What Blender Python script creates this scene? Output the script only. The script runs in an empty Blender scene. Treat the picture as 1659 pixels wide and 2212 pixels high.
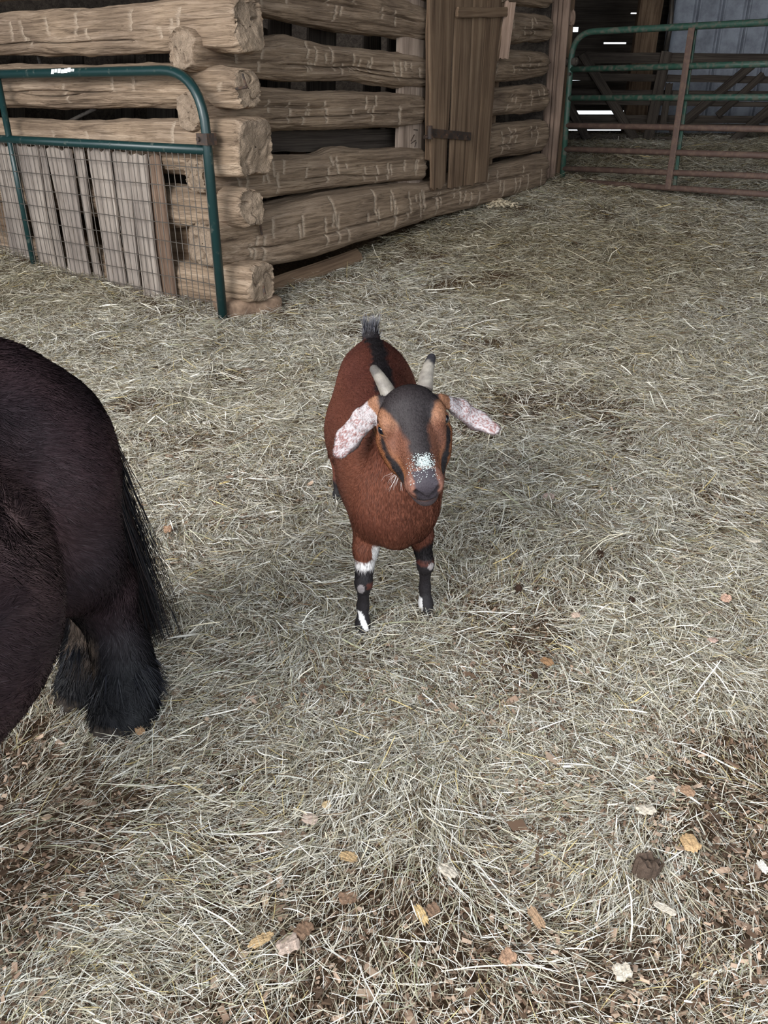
import bpy, math, random
import numpy as np
from mathutils import Matrix, Vector

# ------------------------------------------------------------------ camera, world, lights
random.seed(7)
rng = np.random.default_rng(7)
scene = bpy.context.scene
FW, FH, FPX = 1659.0, 2212.0, 1740.0
CAM_H, PITCH = 1.25, math.radians(27.5)
cam_data = bpy.data.cameras.new('camera')
cam = bpy.data.objects.new('camera', cam_data)
scene.collection.objects.link(cam)
cam.location = (0, 0, CAM_H)
cam.rotation_euler = (math.pi / 2 - PITCH, 0, 0)
cam_data.sensor_fit = 'VERTICAL'
cam_data.sensor_height = 24.0
cam_data.lens = FPX / FH * 24.0
cam_data.clip_start = 0.02
scene.camera = cam

world = bpy.data.worlds.new('world')
scene.world = world
world.use_nodes = True
bg = world.node_tree.nodes['Background']
bg.inputs['Color'].default_value = (0.86, 0.93, 1.0, 1)
bg.inputs['Strength'].default_value = 2.3

# daylight falling in through the wide open barn front behind the viewer
dl = bpy.data.lights.new('daylight', 'AREA')
dl.shape = 'RECTANGLE'
dl.size, dl.size_y = 5.0, 2.6
dl.energy = 620
dl.color = (1.0, 0.985, 0.965)
daylight = bpy.data.objects.new('daylight', dl)
scene.collection.objects.link(daylight)
daylight.location = (-4.4, -2.6, 3.6)
daylight.rotation_euler = (Vector((0.2, 3.2, 0.2)) - Vector(daylight.location)).to_track_quat('-Z', 'Y').to_euler()

vs = scene.view_settings
vs.view_transform = 'Standard'
vs.look = 'None'
vs.gamma = 1.0
vs.use_curve_mapping = False
vs.exposure = 0.2
scene.cycles.use_denoising = True
scene.cycles.max_bounces = 6
scene.cycles.diffuse_bounces = 3
scene.cycles.glossy_bounces = 2

HAY = 1.0          # amount of hay

# ------------------------------------------------------------------ helpers
CT, ST = math.cos(PITCH), math.sin(PITCH)
CAMP = np.array([0, 0, CAM_H])

def ray(px, py):
    u = (px - FW / 2) / FPX
    v = (FH / 2 - py) / FPX
    return np.array([u, CT + v * ST, -ST + v * CT])

def P(px, py, D):
    d = ray(px, py)
    return CAMP + d * (D / d[1])

def on_plane(px, py, c, n):
    d = ray(px, py)
    c = np.asarray(c, float); n = np.asarray(n, float)
    return CAMP + d * (np.dot(c - CAMP, n) / np.dot(d, n))

def unit(v):
    v = np.asarray(v, float)
    return v / np.linalg.norm(v)

def srgb(r, g, b):
    def f(c):
        c /= 255.0
        return c / 12.92 if c <= 0.04045 else ((c + 0.055) / 1.055) ** 2.4
    return np.array([f(r), f(g), f(b)])

def _hash(ix, iy, iz, seed):
    h = (ix * 374761393 + iy * 668265263 + iz * 2147483647 + seed * 974634777) & 0xFFFFFFFF
    h = ((h ^ (h >> 13)) * 1274126177) & 0xFFFFFFFF
    h = h ^ (h >> 16)
    return (h & 0xFFFFFF).astype(np.float64) / float(0xFFFFFF)

def noise(p, seed=0):
    p = np.asarray(p, float)
    i = np.floor(p).astype(np.int64)
    f = p - i
    f = f * f * (3 - 2 * f)
    r = 0
    for dx in (0, 1):
        wx = f[..., 0] if dx else 1 - f[..., 0]
        for dy in (0, 1):
            wy = f[..., 1] if dy else 1 - f[..., 1]
            for dz in (0, 1):
                wz = f[..., 2] if dz else 1 - f[..., 2]
                r = r + wx * wy * wz * _hash(i[..., 0] + dx, i[..., 1] + dy, i[..., 2] + dz, seed)
    return r * 2 - 1

def fbm(p, octaves=3, seed=0):
    p = np.asarray(p, float)
    a, s, t = 1.0, 0, 0
    for k in range(octaves):
        s = s + a * noise(p * (2.03 ** k), seed + k * 17)
        t += a
        a *= 0.5
    return s / t

def sstep(a, b, x):
    t = np.clip((x - a) / (b - a), 0, 1)
    return t * t * (3 - 2 * t)

def ground(x, y):
    x = np.asarray(x, float); y = np.asarray(y, float)
    s = 0.35
    ramp = 0.127 * s * (np.logaddexp(0, (y - 4.95) / s) - np.logaddexp(0, (y - 10.5) / s))
    q = np.stack([x, y, np.zeros_like(x + y)], -1)
    return ramp + 0.016 * fbm(q * 1.7, 3, 5) * sstep(0.5, 1.5, np.abs(y) + 0.3)

# ---- mesh makers
def new_mesh(name, verts, faces, smooth=True):
    me = bpy.data.meshes.new(name)
    verts = np.asarray(verts, np.float32)
    if isinstance(faces, np.ndarray):
        n, k = faces.shape
        me.vertices.add(len(verts)); me.vertices.foreach_set('co', verts.ravel())
        me.loops.add(n * k); me.loops.foreach_set('vertex_index', faces.astype(np.int32).ravel())
        me.polygons.add(n)
        me.polygons.foreach_set('loop_start', np.arange(0, n * k, k, dtype=np.int32))
        me.update(calc_edges=True)
    else:
        me.from_pydata([tuple(map(float, v)) for v in verts], [], faces)
        me.update()
    me.polygons.foreach_set('use_smooth', np.full(len(me.polygons), smooth, dtype=bool))
    return me

def set_col(me, name, cols):
    a = me.attributes.new(name, 'FLOAT_COLOR', 'POINT')
    c = np.ones((len(me.vertices), 4), np.float32)
    c[:, :3] = cols
    a.data.foreach_set('color', c.ravel())

def link(name, me, m=None, parent=None, mat=None):
    o = bpy.data.objects.new(name, me)
    scene.collection.objects.link(o)
    if m is not None and me is not None:
        me.materials.append(m)
    if parent is not None:
        o.parent = parent
        if parent.name not in LOCAL:
            o.matrix_parent_inverse = parent_inv(parent)
    if mat is not None:
        o.matrix_basis = mat
    return o

_world = {}
LOCAL = set()      # animals: their parts are built in the animal's own frame
def parent_inv(p):
    return _world[p.name].inverted()

def tag(o, label=None, cat=None, group=None, kind=None):
    if label: o['label'] = label
    if cat: o['category'] = cat
    if group: o['group'] = group
    if kind: o['kind'] = kind
    _world.setdefault(o.name, o.matrix_basis.copy())
    return o

def empty(name, loc, label, cat, group=None, rz=0.0):
    o = bpy.data.objects.new(name, None)
    scene.collection.objects.link(o)
    o.empty_display_size = 0.1
    M = Matrix.Translation(Vector(loc)) @ Matrix.Rotation(rz, 4, 'Z')
    o.matrix_basis = M
    _world[o.name] = M
    return tag(o, label, cat, group)

def frame(origin, x, z):
    """matrix with local X along x, local Z near z"""
    x = unit(x); z = np.asarray(z, float)
    z = unit(z - x * np.dot(z, x))
    y = np.cross(z, x)
    return Matrix(((x[0], y[0], z[0], origin[0]), (x[1], y[1], z[1], origin[1]),
                   (x[2], y[2], z[2], origin[2]), (0, 0, 0, 1)))

def tube_arrays(pts, r, nseg=12, caps=True):
    pts = np.asarray(pts, float)
    n = len(pts)
    r = np.broadcast_to(np.asarray(r, float), (n,))
    T = np.gradient(pts, axis=0)
    T /= np.linalg.norm(T, axis=1)[:, None]
    up = np.array([0, 0, 1.0]) if abs(T[0][2]) < 0.9 else np.array([1.0, 0, 0])
    N = unit(np.cross(T[0], up))
    V, F = [], []
    ang = np.linspace(0, 2 * math.pi, nseg, endpoint=False)
    for i in range(n):
        N = unit(N - T[i] * np.dot(N, T[i]))
        B = np.cross(T[i], N)
        V.append(pts[i] + r[i] * (np.cos(ang)[:, None] * N + np.sin(ang)[:, None] * B))
    V = np.concatenate(V)
    for i in range(n - 1):
        for k in range(nseg):
            a = i * nseg + k; b = i * nseg + (k + 1) % nseg
            F.append((a, b, b + nseg, a + nseg))
    if caps:
        F.append(tuple(range(nseg - 1, -1, -1)))
        F.append(tuple((n - 1) * nseg + k for k in range(nseg)))
    return V, F

def tube(name, pts, r, m, parent=None, nseg=12):
    V, F = tube_arrays(pts, r, nseg)
    return link(name, new_mesh(name, V, F), m, parent)

class Multi:
    def __init__(self): self.V, self.F, self.n = [], [], 0
    def add(self, V, F):
        V = np.asarray(V, float)
        self.V.append(V); self.F += [tuple(i + self.n for i in f) for f in F]; self.n += len(V)
    def tube(self, pts, r, nseg=8): self.add(*tube_arrays(pts, r, nseg))
    def box(self, M, sx, sy, sz):
        c = np.array([[x, y, z] for x in (-sx, sx) for y in (-sy, sy) for z in (-sz, sz)]) / 2
        A = np.array(M)
        self.add(c @ A[:3, :3].T + A[:3, 3], [(0, 1, 3, 2), (4, 6, 7, 5), (0, 4, 5, 1), (2, 3, 7, 6), (0, 2, 6, 4), (1, 5, 7, 3)])
    def build(self, name, m, parent=None, smooth=False):
        return link(name, new_mesh(name, np.concatenate(self.V), self.F, smooth), m, parent)

def bend(points, rad, steps=7):
    """polyline with rounded corners"""
    pts = [np.asarray(p, float) for p in points]
    out = [pts[0]]
    for a, b, c in zip(pts, pts[1:], pts[2:]):
        u, v = unit(a - b), unit(c - b)
        r = min(rad, np.linalg.norm(a - b) * .49, np.linalg.norm(c - b) * .49)
        p0, p2 = b + u * r, b + v * r
        for t in np.linspace(0, 1, steps):
            out.append((1 - t) ** 2 * p0 + 2 * t * (1 - t) * b + t * t * p2)
    out.append(pts[-1])
    return np.array(out)

def plank_mesh(name, L, w0, w1, th, seed=0, wav=0.004, jag=0.008, skew=0.0, n=24, m=7, waist=0.0):
    """board: length along X (0..L), width along Y, thickness along Z, worn edges"""
    r = np.random.default_rng(seed)
    xs = np.linspace(0, 1, n)
    V = []
    js = r.uniform(-jag, jag, m); je = r.uniform(-jag, jag, m)
    cup = r.uniform(-.15, .15) * th
    bow = r.uniform(-.4, .4) * th
    for i, t in enumerate(xs):
        w = (w0 + (w1 - w0) * t) * (1 - waist * math.sin(math.pi * min(1, max(0, t * 1.15))))
        e0 = -w / 2 + wav * noise(np.array([t * L * 6, seed * 1.3, 0.]), 3)
        e1 = w / 2 + wav * noise(np.array([t * L * 6, seed * 1.3 + 9, 0.]), 3)
        for zs in (1, -1):
            for k in range(m):
                s = k / (m - 1)
                y = e0 + (e1 - e0) * s + skew * t
                x = t * L + js[k] * max(0, 1 - t * 8) + je[k] * max(0, 1 - (1 - t) * 8)
                edge = 0.18 * th if k in (0, m - 1) else 0
                z = zs * (th / 2 - edge) + cup * (2 * s - 1) ** 2 + bow * (t - .5) ** 2 * 4
                V.append((x, y, z))
    F = []
    R = 2 * m
    for i in range(n - 1):
        a = i * R
        for k in range(m - 1):
            F.append((a + k, a + k + R, a + k + 1 + R, a + k + 1))
            F.append((a + m + k, a + m + k + 1, a + m + k + 1 + R, a + m + k + R))
        F.append((a, a + m, a + m + R, a + R))
        F.append((a + m - 1, a + m - 1 + R, a + 2 * m - 1 + R, a + 2 * m - 1))
    for base, flip in ((0, 1), ((n - 1) * R, 0)):
        for k in range(m - 1):
            q = (base + k, base + k + 1, base + m + k + 1, base + m + k)
            F.append(q if flip else q[::-1])
    return new_mesh(name, V, F, False)

_seed = [100]
def plank(name, p0, p1, w, th, normal, m, parent=None, w1=None, **kw):
    p0 = np.asarray(p0, float); p1 = np.asarray(p1, float)
    _seed[0] += 1
    me = plank_mesh(name, np.linalg.norm(p1 - p0), w, w if w1 is None else w1, th, seed=_seed[0], **kw)
    return link(name, me, m, parent, frame(p0, p1 - p0, normal))

# ---- materials
def nodes_of(name, rough=0.8, spec=0.25):
    m = bpy.data.materials.new(name)
    m.use_nodes = True
    nt = m.node_tree
    b = nt.nodes['Principled BSDF']
    b.inputs['Roughness'].default_value = rough
    b.inputs['Specular IOR Level'].default_value = spec
    return m, nt, b

def N(nt, kind, **kw):
    n = nt.nodes.new(kind)
    for k, v in kw.items():
        if hasattr(n, k): setattr(n, k, v)
        else: n.inputs[k.replace('_', ' ')].default_value = v
    return n

def ramp(nt, fac, stops):
    r = nt.nodes.new('ShaderNodeValToRGB')
    el = r.color_ramp.elements
    while len(el) < len(stops): el.new(0.5)
    for e, (p, c) in zip(el, stops):
        e.position = p; e.color = (*c, 1)
    nt.links.new(fac, r.inputs['Fac'])
    return r

def wood(name, dark, mid, light, grain=(1.6, 26, 26), bump=0.5, rough=0.85, attr=None, fine=.36):
    m, nt, b = nodes_of(name, rough, 0.15)
    L = nt.links.new
    tc = N(nt, 'ShaderNodeTexCoord')
    oi = N(nt, 'ShaderNodeObjectInfo')
    off = nt.nodes.new('ShaderNodeVectorMath'); off.operation = 'MULTIPLY_ADD'
    L(oi.outputs['Random'], off.inputs[0]); off.inputs[1].default_value = (37, 17, 11)
    L(tc.outputs['Object'], off.inputs[2])
    mp = N(nt, 'ShaderNodeMapping'); mp.inputs['Scale'].default_value = grain
    L(off.outputs[0], mp.inputs['Vector'])
    n1 = N(nt, 'ShaderNodeTexNoise', Scale=1.0, Detail=6.0, Roughness=0.65, Distortion=0.6)
    L(mp.outputs[0], n1.inputs['Vector'])
    mp2 = N(nt, 'ShaderNodeMapping'); mp2.inputs['Scale'].default_value = (grain[0] * 1.8, grain[1] * 4, grain[2] * 4)
    L(off.outputs[0], mp2.inputs['Vector'])
    n2 = N(nt, 'ShaderNodeTexNoise', Scale=1.0, Detail=3.0, Roughness=0.7, Distortion=0.2)
    L(mp2.outputs[0], n2.inputs['Vector'])
    n3 = N(nt, 'ShaderNodeTexNoise', Scale=2.3, Detail=3.0)
    L(off.outputs[0], n3.inputs['Vector'])
    r = ramp(nt, n1.outputs['Fac'], [(0.25, dark), (0.5, mid), (0.78, light)])
    mx = nt.nodes.new('ShaderNodeMix'); mx.data_type = 'RGBA'; mx.blend_type = 'MULTIPLY'
    r2 = ramp(nt, n2.outputs['Fac'], [(0.34, (fine, fine * .95, fine * .92)), (0.50, (1, 1, 1))])
    mx.inputs['Factor'].default_value = 0.7
    L(r.outputs[0], mx.inputs['A']); L(r2.outputs[0], mx.inputs['B'])
    mx2 = nt.nodes.new('ShaderNodeMix'); mx2.data_type = 'RGBA'; mx2.blend_type = 'MULTIPLY'
    r3 = ramp(nt, n3.outputs['Fac'], [(0.3, (.72, .7, .7)), (0.65, (1.08, 1.06, 1.03))])
    mx2.inputs['Factor'].default_value = 1.0
    L(mx.outputs['Result'], mx2.inputs['A']); L(r3.outputs[0], mx2.inputs['B'])
    out = mx2.outputs['Result']
    if attr:   # dust, tool marks and checks of this very log
        at = N(nt, 'ShaderNodeAttribute', attribute_name=attr)
        sep = N(nt, 'ShaderNodeSeparateColor')
        L(at.outputs['Color'], sep.inputs[0])
        for ch, colr in (('Red', attr_cols[0]), ('Green', attr_cols[1])):
            mm = nt.nodes.new('ShaderNodeMix'); mm.data_type = 'RGBA'
            L(sep.outputs[ch], mm.inputs['Factor']); L(out, mm.inputs['A'])
            mm.inputs['B'].default_value = (*colr, 1)
            out = mm.outputs['Result']
    L(out, b.inputs['Base Color'])
    bp = N(nt, 'ShaderNodeBump', Strength=bump, Distance=0.012)
    ad = nt.nodes.new('ShaderNodeMath'); ad.operation = 'ADD'
    L(n1.outputs['Fac'], ad.inputs[0]); L(n2.outputs['Fac'], ad.inputs[1])
    L(ad.outputs[0], bp.inputs['Height']); L(bp.outputs[0], b.inputs['Normal'])
    return m

attr_cols = [tuple(srgb(152, 132, 112)), tuple(srgb(192, 174, 154))]
M_LOG = wood('hewn_log', tuple(srgb(92, 77, 65)), tuple(srgb(152, 132, 112)), tuple(srgb(190, 170, 150)), (1.5, 30, 30), .9, attr='wear')
M_LOGEND = M_LOG
M_GREY = wood('weathered_board', tuple(srgb(86, 78, 72)), tuple(srgb(150, 140, 132)), tuple(srgb(180, 170, 161)), (1.6, 24, 24), .3, fine=.62)
M_BROWNB = wood('brown_board', tuple(srgb(72, 56, 48)), tuple(srgb(118, 98, 84)), tuple(srgb(148, 128, 112)), (1.2, 34, 34), .35)
M_DOOR = wood('door_board', tuple(srgb(70, 55, 44)), tuple(srgb(118, 98, 80)), tuple(srgb(146, 126, 105)), (1.0, 22, 22), .3, fine=.62)
M_POST = wood('post_wood', tuple(srgb(92, 77, 68)), tuple(srgb(140, 119, 105)), tuple(srgb(164, 143, 129)), (1.0, 20, 20), .25, fine=.6)
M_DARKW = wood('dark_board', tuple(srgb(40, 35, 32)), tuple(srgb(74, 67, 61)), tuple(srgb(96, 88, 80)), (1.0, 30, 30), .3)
M_JAMB = wood('jamb_board', tuple(srgb(120, 104, 92)), tuple(srgb(164, 146, 132)), tuple(srgb(190, 174, 160)), (1.0, 14, 14), .2)

def painted(name, col, worn, amount=0.62, rough=0.35, metallic=0.0, scale=22):
    m, nt, b = nodes_of(name, rough, 0.5)
    L = nt.links.new
    tc = N(nt, 'ShaderNodeTexCoord')
    n = N(nt, 'ShaderNodeTexNoise', Scale=scale, Detail=5.0, Roughness=0.7)
    L(tc.outputs['Object'], n.inputs['Vector'])
    r = ramp(nt, n.outputs['Fac'], [(amount - .08, tuple(col)), (amount + .05, tuple(worn))])
    L(r.outputs[0], b.inputs['Base Color'])
    rr = ramp(nt, n.outputs['Fac'], [(amount - .08, (rough,) * 3), (amount + .05, (.9,) * 3)])
    L(rr.outputs[0], b.inputs['Roughness'])
    b.inputs['Metallic'].default_value = metallic
    return m

M_GREEN = painted('green_paint', srgb(20, 48, 48), srgb(76, 84, 76), .66, .34)
M_GATEGREEN = painted('gate_green_paint', srgb(40, 72, 60), srgb(84, 84, 74), .56, .5)
M_RUST = painted('rusty_pipe', srgb(86, 66, 58), srgb(104, 84, 72), .55, .7)
M_WIRE = painted('wire', srgb(96, 90, 84), srgb(120, 108, 96), .6, .5, .6)
M_IRON = painted('iron', srgb(62, 54, 50), srgb(92, 70, 56), .55, .6, .3)
M_STICKER = painted('sticker', srgb(222, 224, 222), srgb(120, 130, 126), .62, .6, 0, 60)

def attr_mat(name, rough=0.75, spec=0.2, attr='coat', sheen=0.0, bump=None):
    m, nt, b = nodes_of(name, rough, spec)
    a = N(nt, 'ShaderNodeAttribute', attribute_name=attr)
    nt.links.new(a.outputs['Color'], b.inputs['Base Color'])
    if bump:
        tc = N(nt, 'ShaderNodeTexCoord')
        n = N(nt, 'ShaderNodeTexNoise', Scale=bump[0], Detail=4.0)
        nt.links.new(tc.outputs['Object'], n.inputs['Vector'])
        bp = N(nt, 'ShaderNodeBump', Strength=bump[1], Distance=0.004)
        nt.links.new(n.outputs['Fac'], bp.inputs['Height'])
        nt.links.new(bp.outputs[0], b.inputs['Normal'])
    return m

# ------------------------------------------------------------------ floor
def floor_mat():
    m, nt, b = nodes_of('soil', 0.95, 0.1)
    L = nt.links.new
    tc = N(nt, 'ShaderNodeTexCoord')
    n = N(nt, 'ShaderNodeTexNoise', Scale=60.0, Detail=8.0, Roughness=0.75)
    L(tc.outputs['Object'], n.inputs['Vector'])
    n2 = N(nt, 'ShaderNodeTexNoise', Scale=3.0, Detail=4.0)
    L(tc.outputs['Object'], n2.inputs['Vector'])
    r = ramp(nt, n.outputs['Fac'], [(.3, tuple(srgb(58, 44, 34))), (.5, tuple(srgb(100, 80, 62))), (.7, tuple(srgb(142, 118, 94)))])
    r2 = ramp(nt, n2.outputs['Fac'], [(.3, (.8, .78, .75)), (.7, (1.1, 1.08, 1.05))])
    mx = nt.nodes.new('ShaderNodeMix'); mx.data_type = 'RGBA'; mx.blend_type = 'MULTIPLY'; mx.inputs['Factor'].default_value = 1
    L(r.outputs[0], mx.inputs['A']); L(r2.outputs[0], mx.inputs['B'])
    L(mx.outputs['Result'], b.inputs['Base Color'])
    bp = N(nt, 'ShaderNodeBump', Strength=1.0, Distance=0.02)
    L(n.outputs['Fac'], bp.inputs['Height']); L(bp.outputs[0], b.inputs['Normal'])
    return m

xs = np.linspace(-9, 9, 181); ys = np.concatenate([np.linspace(-6, 0, 31)[:-1], np.linspace(0, 14.5, 241)])
X, Y = np.meshgrid(xs, ys)
Z = ground(X, Y)
Vf = np.stack([X, Y, Z], -1).reshape(-1, 3)
nx = len(xs)
ii = (np.arange(len(ys) - 1)[:, None] * nx + np.arange(nx - 1)[None]).ravel()
Ff = np.stack([ii, ii + 1, ii + nx + 1, ii + nx], -1)
floor = link('floor', new_mesh('floor', Vf, Ff), floor_mat())
tag(floor, kind='structure')

# ------------------------------------------------------------------ barn shell
def slab(name, x0, x1, y0, y1, z0, z1, m):
    mb = Multi()
    mb.box(Matrix.Translation(((x0 + x1) / 2, (y0 + y1) / 2, (z0 + z1) / 2)), x1 - x0, y1 - y0, z1 - z0)
    o = mb.build(name, m)
    return tag(o, kind='structure')

slab('ceiling', -9, 9, 0.6, 14.6, 4.2, 4.3, M_DARKW)
slab('wall_right', 7.5, 7.6, 0.6, 14.6, -0.2, 4.2, M_DARKW)
slab('wall_left', -9, -8.9, 4.5, 14.6, -0.2, 4.2, M_DARKW)

BY = 13.6
bpt = lambda px, py: on_plane(px, py, (0, BY, 0), (0, 1, 0))
slits = []
for (x0, y0, x1, y1) in [(1236, 58, 1250, 69), (1362, 27, 1388, 30), (1304, 91, 1354, 95), (1376, 91, 1379, 100),
                         (1232, 171, 1271, 174), (1238, 239, 1350, 247), (1312, 266, 1338, 268),
                         (1218, 280, 1342, 282)]:
    a, c = bpt(x0, y1), bpt(x1, y0)
    slits.append((a[0], c[0], a[2], c[2]))
def wall_with_slits(name, xa, xb, za, zb, m):
    zs = sorted({za, zb} | {s[2] for s in slits} | {s[3] for s in slits} | set(np.arange(za, zb, 0.24)))
    mb = Multi()
    k = 0
    for z0, z1 in zip(zs, zs[1:]):
        cur = xa
        holes = sorted([(s[0], s[1]) for s in slits if s[2] <= z0 + 1e-6 and s[3] >= z1 - 1e-6])
        for h0, h1 in holes + [(xb, xb)]:
            if h0 > cur:
                k += 1
                off = 0.006 * ((k * 7) % 5)
                mb.box(Matrix.Translation(((cur + h0) / 2, BY + off, (z0 + z1) / 2)), h0 - cur, 0.03, z1 - z0 + 0.0005)
            cur = max(cur, h1)
    return tag(mb.build(name, m), kind='structure')
wall_with_slits('wall_back', -9, 9, 0.6, 4.2, M_DARKW)

# pale ribbed metal sheet on the back wall, right
def sheet_mat():
    m, nt, b = nodes_of('sheet_metal', 0.5, 0.4)
    tc = N(nt, 'ShaderNodeTexCoord')
    n = N(nt, 'ShaderNodeTexNoise', Scale=5.0, Detail=6.0, Roughness=.7)
    nt.links.new(tc.outputs['Object'], n.inputs['Vector'])
    r = ramp(nt, n.outputs['Fac'], [(.3, tuple(srgb(118, 122, 132))), (.6, tuple(srgb(160, 166, 177)))])
    nt.links.new(r.outputs[0], b.inputs['Base Color'])
    return m
SY = 13.35
spt = lambda px, py: on_plane(px, py, (0, SY, 0), (0, 1, 0))
x_left = spt(1440, 60)[0]
prof = []
x = x_left
pitch_ = spt(1545, 60)[0] - spt(1492, 60)[0]
while x < 8.5:
    for dx, dz in ((0, 0), (.012, .045), (.03, .045), (.042, -.01), (.055, -.01), (.067, .04), (.085, .04), (.097, 0)):
        prof.append((x + dx, SY - dz))
    x += pitch_
prof.append((x, SY))
V = []; F = []
for (px_, py_) in prof:
    V += [(px_, py_, 0.6), (px_, py_, 4.2), (px_, py_ + .008, 4.2), (px_, py_ + .008, 0.6)]
for i in range(len(prof) - 1):
    a = i * 4
    for k in range(4):
        F.append((a + k, a + 4 + k, a + 4 + (k + 1) % 4, a + (k + 1) % 4))
tag(link('wall_sheeting', new_mesh('wall_sheeting', V, F, False), sheet_mat()), kind='structure')

# ------------------------------------------------------------------ log crib
CR = np.array([-0.99, 5.15, 0.0])                  # its near corner
DR = unit((0.593, 0.806, 0)); DL = unit((-0.806, 0.593, 0))
NR = np.array([0.806, -0.593, 0.0]); NL = np.array([-0.593, -0.806, 0.0])
wr = lambda px, py, off=0.0: on_plane(px, py, CR + NR * off, NR)
wl = lambda px, py, off=0.0: on_plane(px, py, CR + NL * off, NL)

crib = empty('log_crib', (CR[0], CR[1], 0.0), 'old hewn log crib with notched corner and plank door', 'log building')

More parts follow.
